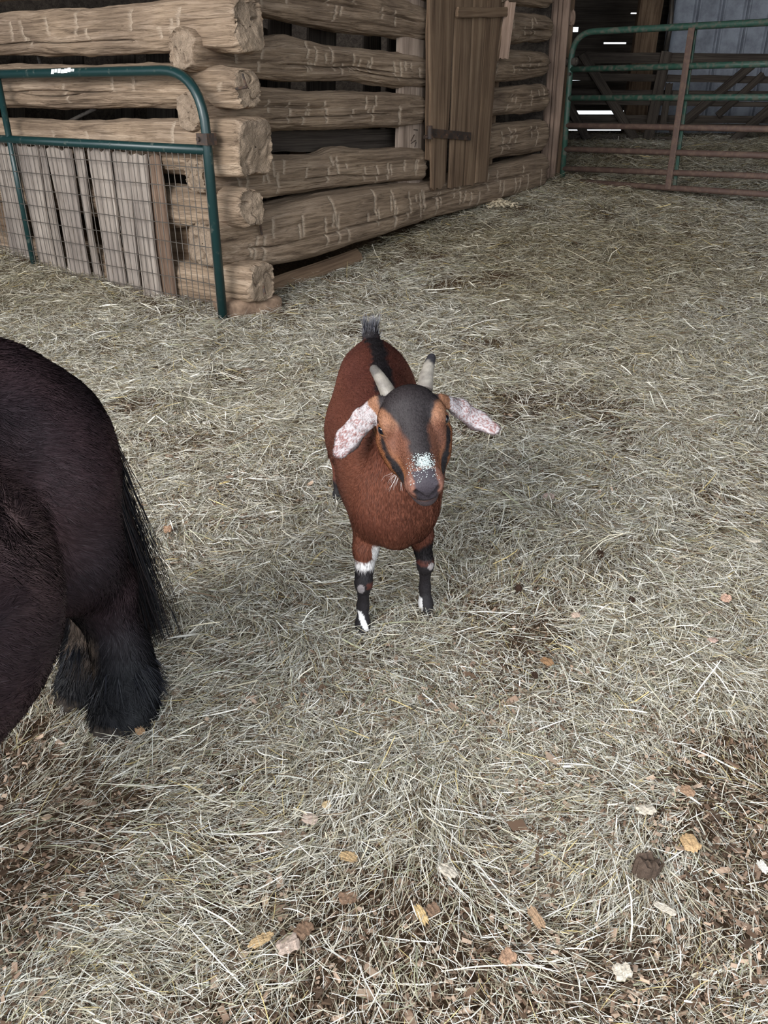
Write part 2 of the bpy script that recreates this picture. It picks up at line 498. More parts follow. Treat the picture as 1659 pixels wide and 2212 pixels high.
def log(name, samples, face, m, sq=0.5, marks=10, seed=0, depth=0.95, knob=0.012, checks=2, nL=320, nA=128, dusty=1.0, off=0.0):
    """samples: (px, ytop, ybottom) of the visible outline, read on the wall plane"""
    r = np.random.default_rng(seed)
    fn, D, Nn = (wr, DR, NR) if face == 'R' else (wl, DL, NL)
    pts = []
    for (px, yt, yb) in samples:
        a, b = fn(px, yt, off), fn(px, yb, off)
        c = (a + b) / 2
        pts.append((np.dot(c - CR, D), (a[2] + b[2]) / 2, (a[2] - b[2]) / 2))
    pts = np.array(sorted(pts))
    s = np.linspace(pts[0, 0], pts[-1, 0], nL)
    cz = np.interp(s, pts[:, 0], pts[:, 1]); rz = np.interp(s, pts[:, 0], pts[:, 2])
    k = max(3, int(nL * 0.05)); ker = np.hanning(k * 2 + 1); ker /= ker.sum()
    sm = lambda v: np.convolve(np.pad(v, k, mode='edge'), ker, mode='valid')
    cz, rz = sm(cz), sm(rz)
    s0 = s[0]
    x = s - s0
    Lg = x[-1]
    th = np.linspace(0, 2 * math.pi, nA, endpoint=False)          # 0 = outward normal, 90deg = up
    X, T = np.meshgrid(x, th, indexing='ij')
    ex = 2.0 + 2.2 * sq
    c, sn = np.cos(T), np.sin(T)
    rr = (np.abs(c) ** ex + np.abs(sn) ** ex) ** (-1 / ex)
    q = np.stack([X * 1.6, c * 1.1, sn * 1.1 + seed * 7.7], -1)
    big = fbm(q, 3, seed)
    fine = fbm(np.stack([X * 6, c * 5, sn * 5 + seed], -1), 3, seed + 5)
    streak = fbm(np.stack([X * 3, c * 9, sn * 9 + seed], -1), 2, seed + 9)
    disp = knob * 2.0 * big + 0.010 * fine + 0.006 * streak
    wear = np.zeros((nL, nA, 3))
    # long drying checks
    for j in range(checks):
        t0 = r.uniform(-0.5, 0.45)
        xa, xb = sorted(r.uniform(0, Lg, 2)); xb = max(xb, xa + .4 * Lg)
        path = t0 + 0.22 * fbm(np.stack([x * 1.2, np.full_like(x, j * 5.), np.full_like(x, seed * 3.)], -1), 3, 31)
        dth = (T - path[:, None] + math.pi) % (2 * math.pi) - math.pi
        w = np.exp(-(dth * rz[:, None] / 0.0055) ** 2) * (sstep(xa - .05, xa + .1, X) * (1 - sstep(xb - .1, xb + .05, X)))
        disp -= 0.045 * w
    # axe scoring across the face
    for j in range(marks):
        xm = r.uniform(0.1, max(.12, Lg - 0.1)); tm = r.uniform(-0.45, 0.5); hl = r.uniform(.18, .55)
        slant = r.uniform(-.12, .12)
        dth = (T - tm + math.pi) % (2 * math.pi) - math.pi
        dx = X - xm - slant * dth * 0.3
        side = np.exp(-(dx / 0.008) ** 2) * (np.abs(dth) < hl)
        disp -= 0.010 * side
        wear[..., 1] = np.maximum(wear[..., 1], 0.8 * np.exp(-(dx / 0.009) ** 2) * (np.abs(dth) < hl))
    top = sstep(0.55, 0.95, sn + 0.15 * fine)
    wear[..., 0] = dusty * 0.8 * top
    # worn, slightly rounded ends
    endf = np.minimum(X, Lg - X)
    shrink = 1 - 0.07 * np.exp(-(endf / 0.02) ** 1.3)
    R = rz[:, None] * rr * shrink + disp
    nrm = c * R * depth
    up = sn * R + cz[:, None]
    V = np.stack([X + 0.012 * (endf < 0.002) * fine * 2, nrm, up], -1).reshape(-1, 3)
    i = np.arange(nL - 1)[:, None] * nA; k2 = np.arange(nA)[None]
    a = (i + k2); b = i + (k2 + 1) % nA
    F = np.stack([a, b, b + nA, a + nA], -1).reshape(-1, 4)
    # end faces: concentric rings, rough, with radial checks
    extraV, extraF, extraW = [], [], []
    base = len(V)
    for e in (0, nL - 1):
        ring0 = V[e * nA:(e + 1) * nA]
        cen = ring0.mean(0)
        rs = rz[e] * rr[e] * .93
        plain_ = np.stack([np.full(nA, cen[0]), c[e] * rs * depth, sn[e] * rs + cz[e]], -1)
        prev = np.arange(e * nA, (e + 1) * nA)
        sgn = -1 if e == 0 else 1
        for q_, f in enumerate(np.linspace(.97, .03, 18)):
            rg = cen + ((plain_ if f < .95 else .5 * (ring0 + plain_)) - cen) * f
            dpt = 0.014 * fbm(np.stack([rg[:, 1] * 22, rg[:, 2] * 22, np.full(nA, seed + e * 3.)], -1), 3, seed + 3)
            for j in range(2):
                aa = (seed * 1.7 + j * 2.3 + e + .5 * math.sin(f * 5 + seed)) % (2 * math.pi)
                dd = (th - aa + math.pi) % (2 * math.pi) - math.pi
                dpt -= 0.03 * np.exp(-(dd * f / 0.05) ** 2) * (f > .3)
            dpt += .03 * np.sin(seed * 2.1) * (rg[:, 2] - cen[2]) / .15 + .02 * np.cos(seed * 3.3) * (rg[:, 1] - cen[1]) / .15
            rg = rg.copy(); rg[:, 0] += sgn * (dpt + 0.004 * (1 - f)) * (1.0 if f < .9 else .7)
            idx = base + np.arange(nA); base += nA
            extraV.append(rg); extraW.append(np.tile([[0.15, .2, 0]], (nA, 1)))
            A, B = prev, np.roll(prev, -1); C_, D_ = np.roll(idx, -1), idx
            q4 = np.stack([A, D_, C_, B], -1) if e == 0 else np.stack([A, B, C_, D_], -1)
            extraF.append(q4[:, ::-1] if False else q4)
            prev = idx
    V = np.concatenate([V] + extraV); F = np.concatenate([F] + extraF)
    W = np.concatenate([wear.reshape(-1, 3)] + extraW)
    # local X along the wall, Y outward, Z up
    M = Matrix(((D[0], Nn[0], 0, 0), (D[1], Nn[1], 0, 0), (0, 0, 1, 0), (0, 0, 0, 1)))
    o0 = CR + D * s0 + Nn * off
    M.translation = Vector(o0)
    if face == 'L':
        F = F[:, ::-1]
    me = new_mesh(name, V, np.ascontiguousarray(F))
    set_col(me, 'wear', W)
    return link(name, me, m, crib, M)

# long wall with the door
log('log', [(376, -136, -22), (470, -95, 2), (548, -55, 35), (700, -35, 62), (850, 2, 84), (908, 20, 90)], 'R', M_LOG, .35, 8, 1)
log('log', [(392, 58, 158), (470, 72, 165), (548, 85, 172), (600, 74, 178), (690, 98, 176), (740, 103, 172), (850, 113, 192), (906, 124, 192)], 'R', M_LOG, .3, 22, 2)
log('log', [(406, 200, 286), (480, 190, 288), (548, 188, 284), (640, 195, 278), (740, 194, 274), (850, 200, 272), (900, 204, 268)], 'R', M_LOG, .35, 14, 3)
log('log', [(421, 345, 420), (500, 338, 424), (565, 335, 424), (680, 334, 404), (702, 320, 400), (790, 322, 396), (860, 316, 391), (898, 320, 389)], 'R', M_LOG, .9, 22, 4)
log('log', [(436, 478, 570), (500, 462, 574), (580, 440, 571), (700, 410, 538), (800, 399, 507), (900, 393, 474), (1000, 370, 447), (1158, 331, 402)], 'R', M_LOG, .9, 48, 5, nL=520)
log('log', [(1080, -60, 8), (1178, -40, 18)], 'R', M_LOG, .3, 4, 6, nL=120)
log('log', [(1072, 20, 95), (1100, 26, 95), (1140, 30, 90), (1176, 36, 92)], 'R', M_LOG, .3, 5, 7, nL=120)
log('log', [(1050, 104, 178), (1075, 108, 176), (1130, 112, 172), (1168, 114, 165)], 'R', M_LOG, .3, 5, 8, nL=120)
log('log', [(1040, 196, 254), (1065, 190, 250), (1120, 184, 247), (1165, 182, 240)], 'R', M_LOG, .3, 8, 9, nL=120)
log('log', [(1030, 274, 345), (1055, 271, 340), (1110, 262, 333), (1160, 257, 326)], 'R', M_LOG, .4, 9, 10, nL=120)
# front wall, ends crossing at the corner
log('log', [(-420, 60, 130), (-100, 36, 122), (0, 28, 119), (150, 22, 123), (280, 14, 118), (370, -4, 113), (440, -6, 112), (500, -6, 113), (540, 0, 118)], 'L', M_LOGEND, .8, 20, 11)
log('log', [(-420, 150, 225), (0, 139, 232), (150, 140, 236), (300, 140, 233), (400, 138, 233), (470, 142, 236), (536, 146, 236)], 'L', M_LOGEND, .35, 14, 12)
log('log', [(-420, 245, 320), (0, 254, 335), (180, 262, 350), (400, 254, 372), (480, 250, 382), (552, 252, 380)], 'L', M_LOGEND, 1.1, 12, 13)
log('log', [(-420, 330, 400), (0, 352, 430), (200, 385, 465), (360, 402, 492), (480, 402, 490), (545, 406, 488)], 'L', M_LOGEND, .3, 8, 14)
log('log', [(-420, 440, 500), (0, 490, 580), (200, 530, 610), (385, 558, 640), (500, 564, 650), (566, 568, 650)], 'L', M_LOGEND, .8, 6, 15)
# infill boards set back between the logs
plank('infill_board', wr(566, 305, -.1), wr(866, 298, -.1), 0.135, 0.03, NR, M_DARKW, crib, wav=.01)
plank('infill_board', wl(300, 525, -.02), wl(452, 530, -.02), 0.26, 0.03, NL, M_DOOR, crib)
plank('infill_board', wl(-30, 460, .02), wl(70, 478, .02), 0.2, 0.03, NL, M_DOOR, crib)
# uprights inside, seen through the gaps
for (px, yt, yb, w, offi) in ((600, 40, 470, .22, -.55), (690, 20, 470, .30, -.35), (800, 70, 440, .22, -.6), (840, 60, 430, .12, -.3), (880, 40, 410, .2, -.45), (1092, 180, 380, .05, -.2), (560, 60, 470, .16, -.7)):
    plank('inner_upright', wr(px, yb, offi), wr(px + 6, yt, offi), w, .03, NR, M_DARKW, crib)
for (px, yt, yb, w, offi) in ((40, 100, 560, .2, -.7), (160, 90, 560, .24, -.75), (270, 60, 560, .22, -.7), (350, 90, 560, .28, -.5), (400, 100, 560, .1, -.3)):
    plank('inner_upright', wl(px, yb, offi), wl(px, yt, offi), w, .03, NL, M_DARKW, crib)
for (a, b) in (((150, 262), (205, 235)), ((82, 120), (88, 142))):
    tube('inner_stick', [wl(*a, -.3), wl(*b, -.3)], .012, M_GREY, crib)
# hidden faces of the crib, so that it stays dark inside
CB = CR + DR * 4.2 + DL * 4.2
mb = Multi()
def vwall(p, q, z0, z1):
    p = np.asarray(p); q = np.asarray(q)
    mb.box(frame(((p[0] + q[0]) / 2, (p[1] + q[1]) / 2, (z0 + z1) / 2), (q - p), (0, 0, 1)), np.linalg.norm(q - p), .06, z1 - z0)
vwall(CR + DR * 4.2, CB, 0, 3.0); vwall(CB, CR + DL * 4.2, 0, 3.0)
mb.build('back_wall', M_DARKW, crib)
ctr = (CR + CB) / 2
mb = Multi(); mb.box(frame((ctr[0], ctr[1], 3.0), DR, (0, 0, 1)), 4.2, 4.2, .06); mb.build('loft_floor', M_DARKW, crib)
log('log', [(420, -260, -140), (560, -190, -70), (908, -75, 8)], 'R', M_LOG, .3, 6, 21, nL=160)
log('log', [(-420, -60, 20), (0, -90, 2), (350, -120, -18), (520, -135, -12)], 'L', M_LOGEND, .4, 6, 22, nL=160)

# door jamb and plank door
JO = .0
jw = float(np.linalg.norm(wr(918, 200, .03) - wr(862, 200, .03)))
plank('jamb', wr(886, 408, .03), wr(893, -60, .03), jw, 0.05, NR, M_JAMB, crib, wav=.006)
plank('jamb', wr(1046, 395, -.05), wr(1088, -60, -.05), 0.10, 0.06, NR, M_DOOR, crib)
DOFF = .15
door = link('door', None, None, crib); door.empty_display_size = .1
door.matrix_basis = Matrix.Translation(Vector(wr(925, 300, DOFF)))
_world[door.name] = door.matrix_basis.copy()
def dpl(name, x0t, x1t, x0b, x1b, yt, yb, th=.028, m=M_DOOR, off=DOFF, **kw):
    a = wr((x0b + x1b) / 2, yb, off); b = wr((x0t + x1t) / 2, yt, off)
    w0 = np.linalg.norm(wr(x1b, yb, off) - wr(x0b, yb, off)); w1 = np.linalg.norm(wr(x1t, yt, off) - wr(x0t, yt, off))
    return plank(name, a, b, w0, th, NR, m, door, w1=w1, **kw)
dpl('board', 926, 984, 930, 960, -70, 405, wav=.008, jag=.02)
dpl('board', 985, 1024, 969, 1000, -70, 404, jag=.006)
dpl('board', 1024, 1056, 1000, 1024, -70, 400, jag=.006)
dpl('board', 1056, 1086, 1024, 1050, -70, 394, jag=.006)
dpl('board', 922, 932, 919, 930, -70, 345, th=.02, wav=.01, off=DOFF - .02)
plank('batten', wr(987, 27, DOFF + .03), wr(1096, 26, DOFF + .03), 0.065, .025, NR, M_DOOR, door)
hin = Multi()
h0, h1 = wr(930, 287, DOFF + .03), wr(1016, 295, DOFF + .03)
hin.box(frame((h0 + h1) / 2, h1 - h0, NR), np.linalg.norm(h1 - h0), .06, .012)
hin.tube([wr(928, 272, DOFF + .03), wr(928, 300, DOFF + .03)], .022, 12)
hin.tube([wr(916, 296, DOFF + .01), wr(934, 297, DOFF + .04)], .014, 10)
for px_ in (942, 965, 990, 1008):
    p = wr(px_, 288 + (px_ - 930) * .093, DOFF + .036); hin.tube([p, p + NR * .008], .008, 8)
hin.build('strap_hinge', M_IRON, door)
# two short boards nailed beside the door
plank('cleat', wr(1086, 128, .17), wr(1103, 4, .2), 0.09, .03, unit(NR * .6 + DR * -.5), M_POST, crib)
plank('cleat', wr(1074, 130, .15), wr(1092, 10, .15), 0.05, .03, NR, M_DOOR, crib)
# iron spikes and staples driven into the log ends
sp = Multi()
e2 = wl(527, 182, .0) + DL * -.02
sp.tube([wl(524, 160, .12), wl(532, 186, .14)], .006); sp.tube([wl(510, 192, .13), wl(534, 188, .14)], .007)
sp.build('iron_spike', M_IRON, crib)
sp = Multi(); sp.tube([wl(569, 618, .1), wl(572, 636, .1)], .008); sp.build('iron_spike', M_IRON, crib)
for (a, b) in (((894, 280), (902, 281)), ((888, 305), (895, 291)), ((888, 310), (898, 303)), ((896, 318), (899, 307))):
    tube('nail', [wr(*a, .06), wr(*b, .06)], .003, M_IRON, crib, 6)
# black cable ties hanging on the corner
tb = Multi()
tb.tube([wr(558, 470, .17), wr(562, 485, .18), wr(566, 508, .18)], .007)
tb.build('strap_end', M_IRON, crib)

# stone under the corner
def rock(name, cen, rad, seed, m, sq=3.2, rz=0.0, n=40):
    u = np.linspace(0, 2 * math.pi, n, endpoint=False); v = np.linspace(-math.pi / 2, math.pi / 2, n // 2)
    U, Vv = np.meshgrid(u, v)
    d = np.stack([np.cos(Vv) * np.cos(U), np.cos(Vv) * np.sin(U), np.sin(Vv)], -1)
    r = (np.abs(d) ** sq).sum(-1) ** (-1 / sq)
    r = r * (1 + .06 * fbm(d * 1.6 + seed, 3, seed)) + .015 * fbm(d * 7 + seed, 2, seed)
    V = (d * r[..., None] * np.array(rad)).reshape(-1, 3)
    k = n
    i = (np.arange(n // 2 - 1)[:, None] * k); j = np.arange(k)[None]
    F = np.stack([i + j, i + (j + 1) % k, i + k + (j + 1) % k, i + k + j], -1).reshape(-1, 4)
    M = Matrix.Translation(Vector(cen)) @ Matrix.Rotation(rz, 4, 'Z')
    return link(name, new_mesh(name, V, F), m, None, M)

def speck_mat(name, a, b_, scale=14, bump=.6):
    m, nt, b = nodes_of(name, .9, .15)
    tc = N(nt, 'ShaderNodeTexCoord')
    n = N(nt, 'ShaderNodeTexNoise', Scale=scale, Detail=7.0, Roughness=.7)
    nt.links.new(tc.outputs['Object'], n.inputs['Vector'])
    r = ramp(nt, n.outputs['Fac'], [(.32, tuple(a)), (.66, tuple(b_))])
    nt.links.new(r.outputs[0], b.inputs['Base Color'])
    bp = N(nt, 'ShaderNodeBump', Strength=bump, Distance=0.01)
    nt.links.new(n.outputs['Fac'], bp.inputs['Height']); nt.links.new(bp.outputs[0], b.inputs['Normal'])
    return m
M_STONE = speck_mat('stone', srgb(92, 74, 62), srgb(150, 126, 106))
stc = on_plane(536, 668, (0, 5.1, 0), (0, 1, 0))
tag(rock('foundation_stone', (stc[0] + .0, 5.08, .03), (.19, .14, .10), 4, M_STONE, 9.0, .55), 'flat brown foundation stone under the log corner', 'stone')
# board lying along the foot of the sill
pa, pb = P(578, 598, 5.38), P(776, 556, 6.1)
pa[2] = float(ground(pa[0], pa[1])) + .05; pb[2] = float(ground(pb[0], pb[1])) + .045
tag(plank('ground_board', pa, pb, .10, .07, (NR + np.array([0, 0, .6])), M_DOOR), 'brown board lying on the ground along the bottom log', 'board')

# ------------------------------------------------------------------ weathered boards on the front wall
BOARDS = [(-14, 22, 42, 84, 312, 640), (30, 79, 99, 136, 316, 648), (80, 97, 136, 155, 318, 642), (102, 154, 161, 209, 320, 660),
          (159, 177, 212, 228, 322, 652), (189, 236, 243, 283, 326, 674), (239, 275, 286, 312, 328, 678), (276, 314, 317, 356, 332, 692), (314, 346, 358, 388, 336, 696)]
NTH = ['leftmost', 'second', 'third', 'fourth', 'fifth', 'sixth', 'seventh', 'eighth']
for i, (a0, a1, b0, b1, yt, yb) in enumerate(BOARDS):
    BO = .160 + .027 * (i % 2)
    top, bot = wl((a0 + a1) / 2, yt, BO), wl((b0 + b1) / 2, yb, BO)
    bot[2] = min(bot[2], float(ground(bot[0], bot[1])) + .0)
    bot[2] = float(ground(bot[0], bot[1])) - .01
    w0 = np.linalg.norm(wl(b1, yb, BO) - wl(b0, yb, BO)); w1 = np.linalg.norm(wl(a1, yt, BO) - wl(a0, yt, BO))
    o = plank('weathered_board', bot, top, w0 * .96, .018, NL, M_BROWNB if i == 8 else M_GREY, None, w1=w1, wav=.006, jag=.015, waist=(.08, .14, .22, .16, .34, .12, .10, .05, .0)[i])
    if i == 8: lab = 'brown split board at right end of the upright boards behind the mesh'
    elif i == 0: lab = 'leftmost grey weathered upright board behind the wire mesh'
    else: lab = '%s grey weathered upright board from left behind the wire mesh' % NTH[i]
    tag(o, lab, 'board', 'upright boards behind the green mesh panel')

# ------------------------------------------------------------------ green mesh panel
PC = P(484, 706, 4.85); PO = np.array([PC[0], PC[1], 0.0])
pp = lambda px, py, o=0.0: on_plane(px, py, PO + NL * o, NL)
panel = empty('mesh_panel', tuple(PO), 'dark green tube panel with wire mesh in front of log wall', 'livestock panel')
TR = .027
pbase = pp(484, 706); pbase[2] = .0
tr_in = pp(446, 158); tr_in[2] = pp(380, 152)[2]
left_far = pp(-420, 168)
pcorner = pbase.copy(); pcorner[2] = pp(380, 152)[2]
topl = pcorner + DL * 3.6
tube('frame', bend([pbase, pcorner, topl, np.array([topl[0], topl[1], 0.1])], .30, 10), TR, M_GREEN, panel, 16)
mz = pp(440, 324)[2]
mid0 = pbase.copy(); mid0[2] = mz
tube('rail', [mid0, mid0 + DL * 3.6], TR * .95, M_GREEN, panel, 14)
u0 = pp(82, 640)
ux = pp(40, 400); ux = pbase + DL * np.dot(ux - pbase, DL)
tube('upright', [np.array([ux[0], ux[1], 0.0]), np.array([ux[0], ux[1], pcorner[2]])], .021, M_GREEN, panel, 14)
zb = 0.03
wm = Multi()
sp_ = 0.052
k = 0
s = 0.03
while s < 3.55:
    a = pbase + DL * s - NL * .0
    b_ = a.copy(); a = a + NL * .012; b_ = b_ + NL * .012
    a[2] = zb - .02 + 0.004 * math.sin(s * 40); b_[2] = mz
    wm.tube([a, (a + b_) / 2 + DL * random.uniform(-.004, .004), b_], .0026, 5)
    s += sp_ * random.uniform(.96, 1.04)
for i in range(9):
    z = zb + i * (mz - zb - .06) / 8.3
    pts = []
    for t in np.linspace(0, 3.55, 14):
        q = pbase + DL * t + NL * .017; q[2] = z + random.uniform(-.003, .003); pts.append(q)
    wm.tube(pts, .0028, 5)
wm.build('wire_mesh', M_WIRE, panel)
lt = Multi()
cl = pbase.copy(); cl[2] = pp(458, 301)[2]
lt.box(frame(cl + NL * .002, -DL, NL), .085, .058, .07)
lt.tube([cl + NL * .03 + DL * .02, cl + NL * .05 + DL * .02], .012, 8)
lt.build('latch_clamp', M_IRON, panel)
stc = Multi()
r1 = np.random.default_rng(3)
for k in range(7):
    q = pcorner + DL * (np.dot(pp(122 + k * 7.2, 157) - pbase, DL))
    Mx = frame(q + NL * (TR + .0006) * .92 + np.array([0, 0, .010 + r1.uniform(-.004, .004)]), -DL, unit(NL + np.array([0, 0, .35])))
    stc.box(Mx, .034 + r1.uniform(-.008, .008), .024 + r1.uniform(-.010, .006), .0016 + .0001 * k)
stc.build('torn_sticker', M_STICKER, panel)

# ------------------------------------------------------------------ timber post by the far gate
post = empty('timber_post', tuple(P(1185, 398, 8.72)), 'tall reddish brown built-up timber post beside the far pipe gate', 'post')
pn = np.array([0.12, -1, 0]); pz = P(1185, 398, 8.5)[2]
def pst(xb0, xb1, xt0, xt1, D, th, name='board', m=M_POST, nrm=pn, yb=400):
    a, b = P((xb0 + xb1) / 2, yb, D), P((xt0 + xt1) / 2, -80, D)
    w = np.linalg.norm(P(xb1, yb, D) - P(xb0, yb, D)); w1 = np.linalg.norm(P(xt1, -80, D) - P(xt0, -80, D))
    b[0] = a[0] + (b[0] - a[0]); 
    return plank(name, a, b, w, th, nrm, m, post, w1=w1, wav=.002, jag=.004)
pst(1162, 1176, 1192, 1211, 8.68, .09)
pst(1174, 1184, 1209, 1221, 8.71, .09)
pst(1182, 1197, 1219, 1240, 8.74, .09)
pst(1196, 1208, 1238, 1250, 8.82, .05, 'side_board', M_DOOR)
plank('block', P(1232, 55, 8.8), P(1234, 22, 8.8), .07, .1, pn, M_POST, post)

# ------------------------------------------------------------------ far pipe gate
GB = P(1214, 387, 8.72)
GD = unit((0.745, -0.667, 0)); GN = unit((-0.667, -0.745, 0))
gp = lambda px, py, o=0.0: on_plane(px, py, GB + GN * o, GN)
gate = empty('pipe_gate', tuple(GB), 'green and rusty tubular pipe gate at the right rear of the pen', 'gate')
TG = .026
def grail(name, y0, y1, m, x0=1222, ext=1.5, r=TG):
    a, b = gp(x0, y0), gp(1659, y1)
    b = a + (b - a) * ext
    return tube(name, [a, (a + b) / 2, b], r, m, gate, 12)
a = gp(1300, 67); b = gp(1659, 48); b2 = a + (b - a) * 1.6
gc = gp(1238, 70.5)
tube('frame', bend([gp(1214, 392), gp(1229, 190), gc, b2, np.array([b2[0], b2[1], GB[2] - .3])], .24, 10), TG * 1.05, M_GATEGREEN, gate, 14)
grail('rail', 150, 138, M_GATEGREEN, 1234)
grail('rail', 212, 210, M_GATEGREEN, 1230)
grail('rail', 271, 279, M_RUST, 1224)
grail('rail', 322, 336, M_RUST, 1221)
grail('rail', 364, 381, M_RUST, 1218)
grail('rail', 391, 420, M_RUST, 1224)
a, b = gp(1442, 408, .03), gp(1494, 60, .03)
plank('stay', a, b, .055, .012, GN, M_RUST, gate, wav=.001, jag=.001)
plank('stay', gp(1456, 408, -.03), gp(1502, 60, -.03), .03, .03, GN, M_GATEGREEN, gate, wav=.001, jag=.001)
hc = Multi()
for (px_, py_) in ((1222, 134), (1241, 133)):
    q = gp(px_, py_); hc.tube([q - GD * .02, q + GD * .02], .036, 8)
q = gp(1231, 133); hc.tube([q - GD * .16, q + GD * .08], .012, 8)
q = gp(1234, 160); hc.tube([q + GN * .02, q + GN * .05], .014, 8)
hc.build('hinge_clamp', M_WIRE, gate)

# ------------------------------------------------------------------ wooden fence behind it
FY = 11.2
fp = lambda px, py, o=0.0: on_plane(px, py, (0, FY + o, 0), (0, 1, 0))
fence = empty('board_fence', (4.2, FY, float(ground(4.2, FY))), 'dark wooden board fence with diagonal braces behind the pipe gate', 'fence')
fn = np.array([0, -1.0, 0])
for (y0, y1, yb0, yb1, m, o) in ((113, 116, 136, 139, M_DARKW, 0), (157, 161, 173, 184, M_DARKW, .02), (193, 196, 206, 210, M_DARKW, .05), (214, 219, 225, 232, M_DARKW, .0),
                              (247, 250, 263, 268, M_DARKW, .05), (262, 270, 270, 279, M_DARKW, .0), (290, 306, 296, 312, M_DARKW, 0.02)):
    a = (fp(1205, y0, o) + fp(1205, yb0, o)) / 2; b = (fp(1659, y1, o) + fp(1659, yb1, o)) / 2
    b = a + (b - a) * 1.5
    plank('board', a, b, max(.06, fp(1400, y0, o)[2] - fp(1400, yb0, o)[2]), .03, fn, m, fence, wav=.004)
for (xb, yb, xt, yt, w, m) in ((1372, 302, 1258, 116, .11, M_DARKW), (1268, 300, 1222, 215, .10, M_DARKW), (1400, 300, 1440, 112, .13, M_DARKW), (1448, 288, 1625, 140, .10, M_DARKW),
                            (1578, 308, 1745, 165, .11, M_DARKW), (1550, 250, 1650, 160, .08, M_DARKW), (1432, 270, 1446, 180, .08, M_DARKW)):
    plank('brace', fp(xb, yb, -.04), fp(xt, yt, -.04), w, .035, fn, m, fence, wav=.002)
bp_ = empty('barn_post', tuple(P(1365, 300, 12.6)), 'square brown barn post at the back wall left of the pale sheeting', 'post')
plank('shaft', P(1362, 305, 12.6), P(1412, -60, 12.6), .30, .2, fn, M_DOOR, bp_, wav=.002, jag=.001)
pipe = tube('downpipe', [spt(1424, 112), spt(1434, 60), spt(1440, -60)], .035, M_WIRE)
pipe.location.y -= .3
tag(pipe, 'thin pale pipe standing at left edge of the pale sheeting', 'pipe')
